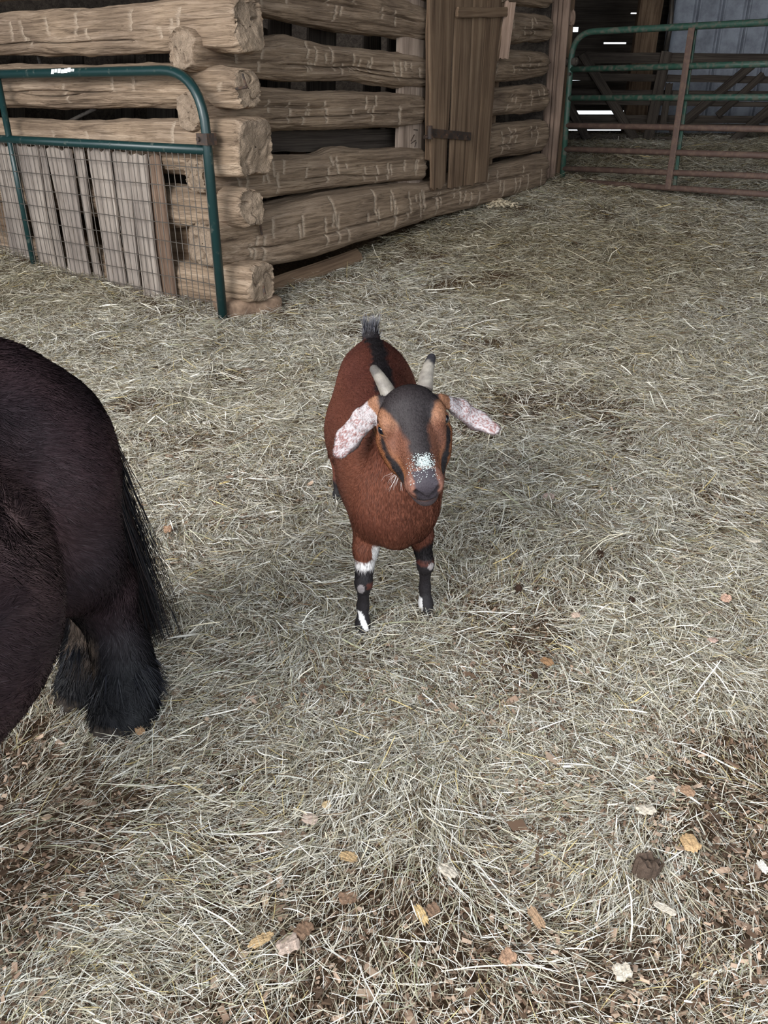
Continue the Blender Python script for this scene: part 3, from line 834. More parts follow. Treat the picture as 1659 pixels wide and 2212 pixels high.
# ------------------------------------------------------------------ animals: one smooth skin each
class Skin:
    """smooth union of rounded bodies, turned into one closed mesh"""
    def __init__(self, lo, hi, h):
        self.lo = np.array(lo, float); self.h = h
        self.n = np.ceil((np.array(hi) - self.lo) / h).astype(int) + 1
        self.F = np.full(self.n, 0.5, np.float32)
    def _box(self, lo, hi, pad):
        a = np.clip(np.floor((np.asarray(lo) - pad - self.lo) / self.h).astype(int), 0, self.n - 1)
        b = np.clip(np.ceil((np.asarray(hi) + pad - self.lo) / self.h).astype(int) + 1, 1, self.n)
        sl = tuple(slice(i, j) for i, j in zip(a, b))
        g = [self.lo[k] + self.h * np.arange(a[k], b[k]) for k in range(3)]
        p = np.stack(np.meshgrid(*g, indexing='ij'), -1)
        return sl, p
    def _join(self, sl, d, k, cut=False):
        f = self.F[sl]
        d = d.astype(np.float32)
        if cut:
            d = -d
            hh = np.clip(0.5 + 0.5 * (d - f) / k, 0, 1)
            self.F[sl] = f + (d - f) * hh + k * hh * (1 - hh)
        else:
            hh = np.clip(0.5 + 0.5 * (f - d) / k, 0, 1)
            self.F[sl] = f + (d - f) * hh - k * hh * (1 - hh)
    def ell(self, c, r, R=None, k=0.03, cut=False):
        c = np.asarray(c, float); r = np.asarray(r, float)
        m = r.max()
        sl, p = self._box(c - m, c + m, k + 3 * self.h)
        q = p - c
        if R is not None: q = q @ np.asarray(R)
        k0 = np.linalg.norm(q / r, axis=-1); k1 = np.linalg.norm(q / (r * r), axis=-1) + 1e-9
        self._join(sl, k0 * (k0 - 1) / k1, k, cut)
    def cone(self, a, b, ra, rb, k=0.03, flat=None, cut=False):
        """tapered limb; flat=(axis, factor) squashes it along a direction"""
        a = np.asarray(a, float); b = np.asarray(b, float)
        m = max(ra, rb)
        sl, p = self._box(np.minimum(a, b) - m * 1.3, np.maximum(a, b) + m * 1.3, k + 3 * self.h)
        q = p - a; ab = b - a
        t = np.clip((q @ ab) / (ab @ ab), 0, 1)
        v = q - t[..., None] * ab
        f = 1.0
        if flat is not None:
            ax = unit(flat[0]); c = v @ ax
            v = v + (c * (1 / flat[1] - 1))[..., None] * ax
            f = min(1.0, flat[1]) if flat[1] < 1 else 1.0
        d = (np.linalg.norm(v, axis=-1) - (ra + (rb - ra) * t)) * (0.5 + 0.5 * f)
        self._join(sl, d, k, cut)
    def chain(self, pts, rs, k=0.02, flat=None):
        for i in range(len(pts) - 1):
            self.cone(pts[i], pts[i + 1], rs[i], rs[i + 1], k, flat)
    def mesh(self):
        F = self.F; ins = F < 0
        n0, n1, n2 = F.shape
        acc = np.zeros((n0 - 1, n1 - 1, n2 - 1, 3), np.float32); cnt = np.zeros((n0 - 1, n1 - 1, n2 - 1), np.float32)
        quads = []
        # cells touched by the surface
        for ax in range(3):
            A = [slice(None)] * 3; B = [slice(None)] * 3
            A[ax] = slice(0, -1); B[ax] = slice(1, None)
            fa, fb = F[tuple(A)], F[tuple(B)]
            cr = np.argwhere((fa < 0) != (fb < 0))
            o1, o2 = [(1, 2), (2, 0), (0, 1)][ax]
            ok = (cr[:, o1] > 0) & (cr[:, o2] > 0) & (cr[:, o1] < self.n[o1] - 1) & (cr[:, o2] < self.n[o2] - 1)
            cr = cr[ok]
            va, vb = fa[tuple(cr.T)], fb[tuple(cr.T)]
            t = va / (va - vb)
            pos = cr.astype(np.float32); pos[:, ax] += t
            cells = []
            for d1, d2 in ((-1, -1), (0, -1), (0, 0), (-1, 0)):
                c = cr.copy(); c[:, o1] += d1; c[:, o2] += d2
                np.add.at(acc, tuple(c.T), pos); np.add.at(cnt, tuple(c.T), 1)
                cells.append(np.ravel_multi_index(c.T, cnt.shape))
            q = np.stack(cells, -1)
            fl = va >= 0
            q[fl] = q[fl][:, ::-1]
            quads.append(q)
        quads = np.concatenate(quads)
        used = np.unique(quads)
        V = (acc.reshape(-1, 3)[used] / cnt.reshape(-1)[used][:, None]) * self.h + self.lo
        remap = np.zeros(cnt.size, np.int64); remap[used] = np.arange(len(used))
        return V.astype(np.float64), remap[quads]

def vert_normals(V, Q):
    n = np.cross(V[Q[:, 2]] - V[Q[:, 0]], V[Q[:, 3]] - V[Q[:, 1]])
    out = np.zeros_like(V)
    for k in range(4): np.add.at(out, Q[:, k], n)
    return out / (np.linalg.norm(out, axis=1)[:, None] + 1e-12)

def smooth_verts(V, Q, it=2, lam=.5):
    for _ in range(it):
        s = np.zeros_like(V); c = np.zeros(len(V))
        for k in range(4):
            np.add.at(s, Q[:, k], V[Q[:, (k + 1) % 4]] + V[Q[:, (k + 3) % 4]]); np.add.at(c, Q[:, k], 2)
        V = V + lam * (s / c[:, None] - V)
    return V

def strands(name, V, Q, NV, count, length, width, flow, colour, m, parent, seed=0, lift=0.25, weight=None, curl=0.0, lumpy=0.0):
    """short coat hair: thin tapering blades lying along the flow of the coat"""
    r = np.random.default_rng(seed)
    area = np.linalg.norm(np.cross(V[Q[:, 2]] - V[Q[:, 0]], V[Q[:, 3]] - V[Q[:, 1]]), axis=1) / 2
    if weight is not None: area = area * weight(V[Q].mean(1))
    cdf = np.cumsum(area); cdf /= cdf[-1]
    f = np.searchsorted(cdf, r.random(count)); f = np.minimum(f, len(Q) - 1)
    u, v = r.random((count, 1)), r.random((count, 1))
    q = Q[f]
    bil = lambda A: (1 - u) * (1 - v) * A[q[:, 0]] + u * (1 - v) * A[q[:, 1]] + u * v * A[q[:, 2]] + (1 - u) * v * A[q[:, 3]]
    p, n = bil(V), bil(NV); n /= np.linalg.norm(n, axis=1)[:, None]
    fl = flow(p, n)
    fl = fl + r.normal(0, .22, (count, 3))
    if curl: fl = fl + curl * np.stack([noise(p * 16 + k * 31.7, 50 + k) for k in range(3)], -1)
    fl = fl - n * (fl * n).sum(1)[:, None]
    fl /= np.linalg.norm(fl, axis=1)[:, None] + 1e-9
    L = (length(p) if callable(length) else np.full(count, length)) * r.uniform(.6, 1.3, count)
    w = (width(p) if callable(width) else np.full(count, width)) * r.uniform(.7, 1.3, count)
    side = np.cross(fl, n)
    lf = lift * r.uniform(.4, 1.6, count)
    L_, w_, lf_ = L[:, None], w[:, None], lf[:, None]
    p0 = p - n * 0.0008
    p1 = p + fl * L_ * .5 + n * L_ * lf_ * .45
    p2 = p + fl * L_ + n * L_ * lf_ * .6
    VV = np.stack([p0 - side * w_ / 2, p0 + side * w_ / 2, p1 + side * w_ * .4, p1 - side * w_ * .4, p2], 1).reshape(-1, 3)
    NN = np.stack([n] * 5, 1) + 0.15 * r.normal(0, 1, (count, 1, 3))
    NN /= np.linalg.norm(NN, axis=2)[..., None]
    b = np.arange(count) * 5
    # quad + tip as one five-sided blade
    F = np.stack([b, b + 1, b + 2, b + 4, b + 3], -1)
    me = new_mesh(name, VV, F, True)
    c = colour(p, n) * r.uniform(.72, 1.25, (count, 1))
    set_col(me, 'coat', np.repeat(c, 5, axis=0))
    me.normals_split_custom_set_from_vertices(NN.reshape(-1, 3).tolist())
    return link(name, me, m, parent)

def mixc(a, b, t):
    t = np.asarray(t)[..., None]
    return a * (1 - t) + b * t

M_COAT = attr_mat('coat', .62, .25, bump=(260, .25))
M_HAIR = attr_mat('coat_hair', .5, .3)
def plain(name, col, rough=.5, spec=.4):
    m, nt, b = nodes_of(name, rough, spec)
    b.inputs['Base Color'].default_value = (*col, 1)
    return m

# ---------------------------------------------------------------- goat
# local frame: X the way it faces, Y its left, Z up, origin under the chest
GO = np.array([0.03, 1.75, 0.0]); GF = unit((0.1275, -0.992, 0))
goat = empty('goat', (0.03, 1.75, 0.0), 'reddish brown goat with dark face and short horns looking up at the viewer', 'goat', None, math.atan2(GF[1], GF[0]))
LOCAL.add(goat.name)
GRM = np.array(goat.matrix_basis)[:3, :3]
w2g = lambda p: (np.asarray(p, float) - GO) @ GRM
gpx = lambda px, py, D: w2g(P(px, py, D))

eye_mid = gpx(893, 917, 1.63)
nose = gpx(921, 1046, 1.505)
HX = unit(nose - eye_mid)
ly = gpx(962, 911, 1.63) - gpx(822, 922, 1.63)
HY = unit(ly - HX * (ly @ HX))
HZ = np.cross(HX, HY)
HM = np.stack([HX, HY, HZ], 1)                      # columns: head axes in goat space
HS = 1.0
h2g = lambda *q: eye_mid + HM @ (np.array(q, float) * HS)
g2h = lambda p: ((np.asarray(p) - eye_mid) @ HM) / HS
DEEP = -0.045     # skull centre lies behind the line between the eyes

S = Skin((-.98, -.25, -.03), (.38, .25, .80), .0036)
# trunk
S.ell((-.36, .012, .395), (.34, .136, .148), k=.05)
S.ell((-.20, .006, .385), (.24, .128, .138), k=.05)
S.ell((-.60, .024, .44), (.17, .112, .122), k=.06)
S.ell((-.44, .006, .37), (.24, .149, .135), k=.05)
S.ell((-.10, -.003, .38), (.13, .102, .115), k=.05)
S.cone((-.70, .028, .525), (-.12, 0, .50), .040, .055, k=.06)
S.ell((-.73, .028, .455), (.075, .080, .10), k=.05)
S.ell((-.005, -.005, .355), (.060, .070, .080), k=.05)
S.cone((.03, -.002, .42), (.022, -.002, .285), .030, .026, k=.05)
for s in (1, -1):
    S.ell((-.08, .060 * s - .006, .38), (.11, .044, .105), k=.045)
    S.ell((-.018, .058 * s - .004, .315), (.042, .030, .065), k=.03)
    S.ell((-.66, .055 * s + .026, .38), (.12, .050, .14), k=.06)
# neck
nb = h2g(-.075, 0, -.075)
S.cone((-.12, 0, .42), (nb + np.array([-.02, 0, -.05])), .118, .078, k=.06)
S.cone((-.02, 0, .36), nb + np.array([0.0, 0, -.06]), .095, .066, k=.05)
# legs
RF = [(-.06, -.058, .33), (-.015, -.074, .235), (.012, -.084, .150), (.008, -.086, .075), (.022, -.0885, .033), (.036, -.090, .012)]
LFt = [(-.08, .054, .33), (-.065, .074, .235), (-.058, .087, .150), (-.062, .088, .075), (-.05, .089, .033), (-.036, .090, .012)]
for leg in (RF, LFt):
    S.chain(leg, [.046, .029, .0185, .0125, .0160, .0185], k=.018)
    S.ell(np.array(leg[2]) + (.006, 0, 0), (.018, .018, .024), k=.012)
RH = [(-.66, -.035, .36), (-.63, -.072, .26), (-.735, -.098, .175), (-.725, -.095, .08), (-.71, -.095, .03), (-.695, -.095, .01)]
LH = [(-.66, .075, .36), (-.60, .09, .26), (-.70, .095, .175), (-.69, .092, .08), (-.675, .092, .03), (-.66, .092, .01)]
RH = [(x - .02, y + .002, z) for x, y, z in RH]
for leg in (RH, LH):
    S.chain(leg, [.062, .038, .021, .0125, .016, .0185], k=.02)
# tail stump
S.chain([(-.76, .028, .525), (-.80, .03, .56), (-.815, .03, .585)], [.03, .022, .012], k=.02)
# head
he = lambda c, r, k=.02, cut=False: S.ell(h2g(*c), np.array(r) * HS, HM, k, cut)
hc_ = lambda a, b, ra, rb, k=.02, flat=None, cut=False: S.cone(h2g(*a), h2g(*b), ra * HS, rb * HS, k, flat, cut)
he((-.045, 0, -.036), (.066, .069, .066), .03)
he((-.045, 0, .008), (.042, .052, .042), .025)
hc_((-.03, 0, -.020), (.118, 0, -.026), .058, .034, .025)
hc_((-.03, 0, .010), (.10, 0, .0), .034, .022, .02)
for s in (1, -1):
    he((.004, .052 * s, -.050), (.070, .024, .046), .025)
    he((-.012, .055 * s, .006), (.034, .020, .026), .016)         # brow
    hc_((.0, .056 * s, -.048), (.112, .026 * s, -.052), .026, .017, .02)
    hc_((.0, .044 * s, -.088), (.112, .018 * s, -.076), .026, .016, .02)   # jaw bars
hc_((-.02, 0, -.088), (.115, 0, -.070), .044, .028, .025)
he((.136, 0, -.020), (.030, .036, .033), .018)
he((.128, 0, -.038), (.034, .036, .032), .018)
he((.132, 0, -.078), (.027, .027, .021), .010)                    # chin
for s in (1, -1):
    he((.148, .022 * s, -.014), (.017, .014, .015), .008)           # nostril wings
    hc_((.168, .007 * s, -.030), (.160, .024 * s, -.008), .0055, .0050, .003, None, True)
    hc_((.166, .0 * s, -.060), (.105, .040 * s, -.056), .0042, .0036, .003, None, True)   # mouth
    he((-.004, .069 * s, -.003), (.0165, .013, .0140), .006, True)      # eye hollow
hc_((.170, 0, -.056), (.170, 0, -.032), .0034, .0034, .003, None, True)
# ears
def ear(base, mid, mid2, tip, flatdir, w):
    S.chain([base, mid, mid2, tip], [w * .6, w * .95, w * 1.0, w * .68], k=.008, flat=(flatdir, .30))
vdir = w2g(CAMP) - eye_mid; vdir = unit(vdir)
e1 = [gpx(818, 868, 1.672), gpx(786, 905, 1.69), gpx(752, 948, 1.69), gpx(736, 974, 1.675)]
ear(*e1, unit(vdir + .35 * np.array([0, 0, 1.])), .0285)
e2 = [gpx(953, 862, 1.672), gpx(992, 882, 1.70), gpx(1028, 907, 1.70), gpx(1064, 926, 1.68)]
ear(*e2, unit(vdir * .75 + np.array([0, 0, .8])), .0265)
GV, GQ = S.mesh()
GV = smooth_verts(GV, GQ, 2, .4)
GN_ = vert_normals(GV, GQ)

C_RED, C_RED2 = srgb(88, 47, 38), srgb(112, 66, 49)
C_BLK, C_WHT = srgb(34, 30, 32), srgb(226, 222, 220)
C_TAN, C_CHAR = srgb(140, 99, 75), srgb(46, 40, 41)
def seg_dist(p, a, b):
    a = np.asarray(a); ab = np.asarray(b) - a
    t = np.clip(((p - a) @ ab) / (ab @ ab), 0, 1)
    return np.linalg.norm(p - a - t[..., None] * ab, axis=-1), t
def head_d(q):
    d, t = seg_dist(q, (-.06, 0, -.03), (.15, 0, -.04))
    return d / (.104 - .044 * t)
def goat_coat(p, n):
    x, y, z = p[:, 0], p[:, 1], p[:, 2]
    nz = fbm(p * 26, 2, 3); nf = noise(p * 140, 8)
    j = nz * .012 + nf * .004
    c = mixc(C_RED, C_RED2, np.clip(.45 + .5 * fbm(p * 9, 2, 12) + .25 * sstep(-.3, .05, x), 0, 1))
    c = mixc(c, srgb(76, 40, 34), .7 * sstep(.47, .55, z) * (1 - sstep(-.12, .0, x)))
    # dark stripe along the spine
    st = (1 - sstep(.016, .032, np.abs(y - .028 * sstep(-.1, -.6, x) + j * 1.2))) * sstep(.5, .535, z + .06 * sstep(-.45, -.7, x) * 0) * (1 - sstep(-.06, 0.02, x))
    c = mixc(c, C_BLK, st)
    c = mixc(c, C_BLK, sstep(-.765, -.785, x) * sstep(.5, .54, z))
    # legs
    leg = 1 - sstep(.16, .185, z + j * .8)
    front = x > -.3
    c = mixc(c, C_BLK, (1 - sstep(.075, .095, z + j)) * ~front)
    rf = front & (y < 0); lf = front & (y > 0)
    kz = z + j * .5
    c = mixc(c, C_BLK, rf * (1 - sstep(.186, .194, kz)))
    c = mixc(c, C_WHT, rf * sstep(.186, .192, kz) * (1 - sstep(.207, .213, kz - .10 * np.clip(y + .084, 0, .05) * 10 * .35)))
    c = mixc(c, C_WHT, rf * (y > -.062) * sstep(.19, .2, kz) * (1 - sstep(.245, .26, kz)))
    c = mixc(c, C_RED, rf * (y > -.079) * sstep(.136, .141, kz) * (1 - sstep(.152, .158, kz)) * .8)
    c = mixc(c, srgb(150, 142, 142), rf * ((y + .093) ** 2 / .009 ** 2 + (kz - .143) ** 2 / .014 ** 2 < 1) * .9)
    c = mixc(c, C_WHT, rf * ((y + .086 + (kz - .04) * .4) ** 2 / .008 ** 2 + (kz - .045) ** 2 / .026 ** 2 < 1) * (n[:, 0] > .1))
    top = .212 + .6 * np.clip(y - .08, -.03, .03)
    c = mixc(c, C_BLK, lf * (1 - sstep(top, top + .01, kz)))
    c = mixc(c, C_RED, lf * sstep(.155, .16, kz) * (1 - sstep(.168, .174, kz)) * .8)
    c = mixc(c, srgb(160, 152, 150), lf * ((y - .098) ** 2 / .008 ** 2 + (kz - .155) ** 2 / .012 ** 2 < 1) * .9)
    c = mixc(c, C_WHT, lf * (y < .078) * (kz < .05) * sstep(.01, .02, kz) * .9)
    # head
    q = g2h(p)
    hx, hy, hz = q[:, 0] + j * .5, q[:, 1], q[:, 2]
    ay = np.abs(hy + j * .6)
    hd = head_d(q)
    hm = 1 - sstep(.98, 1.05, hd)
    face = mixc(srgb(120, 74, 48), srgb(144, 94, 60), np.clip(.5 + nz, 0, 1))
    face = mixc(face, mixc(srgb(106, 68, 54), C_TAN, (1 - sstep(.0, .03, hx))), sstep(-.03, -.005, hz) * .9)
    # charcoal crown and bridge
    half = np.interp(hx, [-.12, -.05, -.03, -.01, .01, .03, .06, .10, .15], [.07, .066, .055, .045, .035, .027, .021, .021, .022])
    dark = (1 - sstep(half - .005, half + .007, ay)) * sstep(-.02, -.008, hz)
    face = mixc(face, C_CHAR, dark)
    face = mixc(face, C_CHAR, sstep(-.040, -.052, hx) * sstep(-.06, -.04, hz) * (1 - sstep(.060, .068, ay)))
    # dark stripe from the eye down to the mouth
    d, t = seg_dist(np.stack([hx, ay, hz], 1), (.014, .067, -.024), (.112, .038, -.044))
    face = mixc(face, C_BLK, 1 - sstep(.010, .016, d))
    d2, _ = seg_dist(np.stack([hx, ay, hz], 1), (-.008, .072, .013), (.018, .061, .001))
    face = mixc(face, srgb(222, 190, 160), (1 - sstep(.002, .005, d2)) * .8)
    de = np.linalg.norm(np.stack([hx + .004, ay - .070, hz + .003], 1), axis=1)
    face = mixc(face, srgb(70, 44, 36), (1 - sstep(.018, .022, de)) * .8)
    # muzzle
    mz_ = sstep(.112, .124, hx)
    face = mixc(face, mixc(srgb(140, 98, 82), srgb(116, 78, 66), np.clip(.5 + nf, 0, 1)), mz_)
    face = mixc(face, srgb(62, 56, 62), sstep(.118, .126, hx) * (1 - sstep(.021, .027, ay)) * sstep(-.060, -.052, hz))
    face = mixc(face, srgb(74, 64, 66), (1 - sstep(-.068, -.060, hz)) * sstep(.085, .10, hx))
    d, _ = seg_dist(np.stack([hx, ay, hz], 1), (.168, .007, -.030), (.160, .024, -.008))
    face = mixc(face, srgb(22, 19, 21), (1 - sstep(.003, .006, d)) * .9)
    c = mixc(c, face, hm)
    # ears: white with reddish flecks, darker rim
    for e, wv in ((e1, .0285), (e2, .0265)):
        dm = np.full(len(p), 9.); tt = np.zeros(len(p))
        for i in range(3):
            d, t = seg_dist(p, e[i], e[i + 1])
            up = d < dm; tt[up] = (i + t[up]) / 3; dm = np.minimum(dm, d)
        em = (dm < wv * 1.3) & ((hd > .93) | (tt > .12))
        fleck = sstep(.0, .35, noise(p * 480, 21) + .2 * noise(p * 60, 22) + .45 * (tt - .62))
        ec = mixc(srgb(178, 170, 171), srgb(122, 66, 56), fleck * .85)
        ec = mixc(ec, srgb(140, 80, 56), (1 - sstep(.02, .10, tt)))
        wl_ = wv * np.interp(tt, [0, .33, .66, 1], [.6, .95, 1.0, .68])
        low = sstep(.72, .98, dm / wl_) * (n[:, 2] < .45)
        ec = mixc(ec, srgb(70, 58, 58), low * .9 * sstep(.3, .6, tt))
        c = mixc(c, ec, em)
    return c
me = new_mesh('body', GV, GQ)
set_col(me, 'coat', goat_coat(GV, GN_))
link('body', me, M_COAT, goat)
def goat_flow(p, n):
    fl = np.tile(np.array([-1., 0, -.45]), (len(p), 1))
    low = 1 - sstep(.22, .34, p[:, 2])
    fl = fl * (1 - low[:, None]) + np.array([-.1, 0, -1.]) * low[:, None]
    front = sstep(-.02, .06, p[:, 0]) * (p[:, 2] > .25)
    fl = fl * (1 - front[:, None]) + np.array([.05, 0, -1.]) * front[:, None]
    q = g2h(p); hd = head_d(q)
    hm = (1 - sstep(1.0, 1.15, hd))[:, None]
    fl = fl * (1 - hm) + (-HX) * hm
    for e in (e1, e2):
        d, _ = seg_dist(p, e[0], e[3])
        em = ((d < .04) & (hd > .95))[:, None]
        fl = np.where(em, unit(e[3] - e[0])[None], fl)
    return fl
def goat_len(p):
    q = g2h(p); hd = head_d(q)
    L = np.where(hd < 1.05, .0050, .012)
    for e in (e1, e2):
        d, _ = seg_dist(p, e[0], e[3]); L = np.where((d < .04) & (hd > .95), .0055, L)
    L = np.where(q[:, 0] > .10, np.where(hd < 1.1, .0024, L), L)
    return np.where(p[:, 2] < .17, .0042, L)
strands('fur', GV, GQ, GN_, 170000, goat_len, .00075, goat_flow, goat_coat, M_HAIR, goat, 5, .22,
        weight=lambda c: np.where(head_d(g2h(c)) < 1.1, 2.2, 1.0) * np.where(c[:, 0] < -.5, .8, 1.0))
# eyes
M_IRIS = plain('goat_iris', srgb(180, 126, 64), .12, .6)
M_PUPIL = plain('pupil', srgb(12, 13, 20), .08, .7)
def ball(name, c, r, m, parent, R=None, n=20):
    u = np.linspace(0, 2 * math.pi, n, endpoint=False); v = np.linspace(-math.pi / 2, math.pi / 2, n // 2 + 1)
    U, W = np.meshgrid(u, v)
    d = np.stack([np.cos(W) * np.cos(U), np.cos(W) * np.sin(U), np.sin(W)], -1).reshape(-1, 3) * np.asarray(r)
    if R is not None: d = d @ np.asarray(R).T
    i = (np.arange(n // 2)[:, None] * n); j = np.arange(n)[None]
    F = np.stack([i + j, i + (j + 1) % n, i + n + (j + 1) % n, i + n + j], -1).reshape(-1, 4)
    return link(name, new_mesh(name, d + c, F), m, parent)
for s in (1, -1):
    ec = h2g(.0, .0625 * s, .001)
    out = unit(HM @ np.array([.45, .75 * s, .42]))
    ax = unit(np.cross(out, HZ)); R = np.stack([ax, np.cross(out, ax), out], 1)
    eye = ball('eye', ec, .0150 * HS, M_IRIS, goat); LOCAL.add(eye.name)
    pu = ball('pupil', ec + out * .0088, np.array([.0110, .0096, .0074]), M_PUPIL, eye, R)
    # lids: soft rims round the eye
    ring = [ec + R @ np.array([math.cos(a) * .0155, math.sin(a) * .0125, .0068 + .0012 * math.cos(2 * a)]) for a in np.linspace(0, 2 * math.pi, 22)]
    tube('eyelid', ring, .0024, plain('eyelid', srgb(120, 78, 58) if s < 0 else srgb(96, 62, 50), .6, .3), goat, 8)
# horns
def horn(base, mid, tip, r, seed):
    t = np.linspace(0, 1, 34)[:, None]
    pts = (1 - t) ** 2 * base + 2 * t * (1 - t) * mid + t * t * tip
    rr = r * (1 - .52 * t[:, 0] ** 1.2) * (1 + .012 * np.sin(t[:, 0] * 42))
    rr[-3:] *= [.86, .62, .25]
    V, F = tube_arrays(pts, rr, 20)
    me = new_mesh('horn', V, F)
    tv = np.repeat(t[:, 0], 20)
    nn = fbm(V * [60, 60, 90], 3, seed)
    c = mixc(srgb(138, 131, 121), srgb(98, 92, 86), np.clip(.4 + nn, 0, 1))
    c = mixc(c, srgb(40, 38, 42), sstep(.58, .74, tv + .12 * nn) * (1.0 if seed == 2 else .55))
    c = mixc(c, srgb(110, 100, 94), .6 * (1 - sstep(0, .12, tv)))
    set_col(me, 'coat', c)
    return link('horn', me, attr_mat('horn', .45, .4, bump=(180, .3)), goat)
hb1, hb2 = gpx(845, 862, 1.700), gpx(917, 842, 1.705)
horn(hb1, gpx(826, 820, 1.725), gpx(803, 791, 1.765), .0190, 1)
horn(hb2, gpx(921, 800, 1.735), gpx(935, 765, 1.775), .0185, 2)
# hooves
M_HOOF = speck_mat('hoof', srgb(30, 27, 26), srgb(62, 54, 48), 60, .2)
def cloven(leg, side):
    a = np.array(leg[-1])
    for k in (-1, 1):
        c = a + np.array([.004, .0085 * k, -.004])
        ball('hoof', c, (.023, .0095, .017), M_HOOF, goat, None, 14)
for leg in (RF, LFt, RH, LH): cloven(leg, 1)
# tail brush: dark with grey tips
tb = np.array([-.795, .03, .55]); tt_ = np.array([-.805, .006, .66])
def brush(name, count, base_pts, dirs, lens, wid, cols, m, parent, seed=1, droop=0.0, nseg=4, spread=.25, wave=0.0, tipc=None):
    r = np.random.default_rng(seed)
    k = r.integers(0, len(base_pts), count)
    p = np.asarray(base_pts)[k] + 0
    d = np.asarray(dirs)[k] + r.normal(0, spread, (count, 3))
    d /= np.linalg.norm(d, axis=1)[:, None]
    L = np.asarray(lens)[k] * r.uniform(.65, 1.2, count)
    side = np.cross(d, r.normal(0, 1, (count, 3))); side /= np.linalg.norm(side, axis=1)[:, None]
    wv = r.normal(0, wave, (count, 3)); ph = r.uniform(0, 6, count)
    rings = []
    for i in range(nseg + 1):
        t = i / nseg
        c = p + d * (L * t)[:, None]
        c[:, 2] -= droop * L * t * t
        c = c + wv * (np.sin(t * 5 + ph) - np.sin(ph))[:, None] * t
        w = wid * (1 - .85 * t)
        rings += [c - side * w / 2, c + side * w / 2]
    V = np.stack(rings, 1)
    n = 2 * (nseg + 1)
    b = (np.arange(count) * n)[:, None]
    F = np.concatenate([np.stack([b[:, 0] + 2 * i, b[:, 0] + 2 * i + 1, b[:, 0] + 2 * i + 3, b[:, 0] + 2 * i + 2], -1) for i in range(nseg)])
    me = new_mesh(name, V.reshape(-1, 3), F)
    cc = np.asarray(cols)[r.integers(0, len(cols), count)] * r.uniform(.7, 1.3, (count, 1))
    C = np.repeat(cc[:, None], n, 1)
    if tipc is not None:
        tw = np.repeat(np.linspace(0, 1, nseg + 1), 2)
        C = C * (1 - (sstep(.55, .9, tw) * .55)[None, :, None]) + np.asarray(tipc) * (sstep(.55, .9, tw) * .55)[None, :, None]
    set_col(me, 'coat', C.reshape(-1, 3))
    return link(name, me, m, parent)
r0 = np.random.default_rng(9)
bps = tb + np.stack([r0.uniform(-.012, .012, 60), r0.uniform(-.020, .020, 60), r0.uniform(-.045, .035, 60)], -1)
bdr = np.stack([np.full(60, -.12), (bps[:, 1] - .03) * 5, np.full(60, 1.0)], -1)
brush('tail_tuft', 900, bps, bdr, np.full(60, .050), .0024, [C_BLK, srgb(50, 50, 58), C_BLK], M_HAIR, goat, 4, 0, 3, .16, tipc=srgb(168, 166, 172))
# pale chin whiskers
wb = h2g(.045, -.040, -.098)
brush('whiskers', 40, [wb], [HM @ np.array([.25, -.6, -.75]) + np.array([.1, 0, -.2])], [.045], .0011, [srgb(210, 200, 196)], M_HAIR, goat, 6, .1, 4, .35, .004)
# feed crumbs stuck on the nose
r0 = np.random.default_rng(12)
mbc = Multi()
cand = np.where((np.abs(g2h(GV)[:, 1] + .002) < .03) & (g2h(GV)[:, 0] > .088) & (g2h(GV)[:, 0] < .15) & (g2h(GV)[:, 2] > -.03))[0]
qv = g2h(GV[cand]); wgt = np.exp(-((qv[:, 0] - .110) / .010) ** 2 - ((qv[:, 1] - .004) / .010) ** 2) + .012
wgt = wgt * (GN_[cand] @ HZ > .3) ; wgt /= wgt.sum()
for i in r0.choice(cand, 900, p=wgt):
    rr = r0.uniform(.0004, .0011)
    ax_ = unit(r0.normal(0, 1, 3)); 
    mbc.box(frame(GV[i] + GN_[i] * r0.uniform(.0005, .003) + r0.normal(0, .0012, 3), ax_, r0.normal(0, 1, 3)), rr * r0.uniform(1, 2.4), rr * 1.2, rr)
fc = mbc.build('feed_crumbs', plain('crumbs', srgb(205, 214, 212), .8, .2), goat)
fc['kind'] = 'stuff'

# ---------------------------------------------------------------- pony
HH = unit((-.35, -.94, 0))
pony = empty('pony', (-.67, 1.43, 0), 'dark brown shaggy pony seen from its hindquarters at left edge', 'pony', None, math.atan2(HH[1], HH[0]))
LOCAL.add(pony.name)
PM = np.array(pony.matrix_basis)[:3, :3]; PO_ = np.array([-.67, 1.43, 0])
w2p = lambda p: (np.asarray(p, float) - PO_) @ PM
S = Skin((-.42, -.42, -.03), (1.62, .42, 1.22), .0095)
S.ell((.06, -.085, .60), (.27, .19, .225), k=.08)
S.ell((-.10, -.095, .56), (.15, .135, .18), k=.08)
S.ell((.55, -.01, .58), (.42, .285, .27), k=.10)
S.ell((.45, .02, .50), (.32, .275, .23), k=.08)
S.cone((.02, -.09, .74), (.85, .0, .76), .095, .10, k=.1)
S.ell((.98, 0, .60), (.22, .19, .24), k=.1)
S.cone((1.0, 0, .72), (1.28, -.02, 1.0), .17, .11, k=.08)
S.cone((1.28, -.02, 1.02), (1.50, -.02, .82), .105, .062, k=.05)
S.ell((1.36, -.02, .94), (.09, .075, .09), k=.04)
for s in (1, -1):
    S.cone((1.22, .06 * s - .02, 1.10), (1.20, .075 * s - .02, 1.18), .026, .01, k=.02)
    S.chain([(.98, .11 * s, .5), (1.0, .11 * s, .34), (.99, .11 * s, .22), (1.0, .11 * s, .10), (1.03, .11 * s, .04)], [.10, .062, .05, .045, .065], k=.04)
PLH = [(.03, .0, .54), (.02, .03, .42), (-.055, .030, .31), (-.045, .075, .16), (-.02, .098, .09), (.015, .106, .035)]
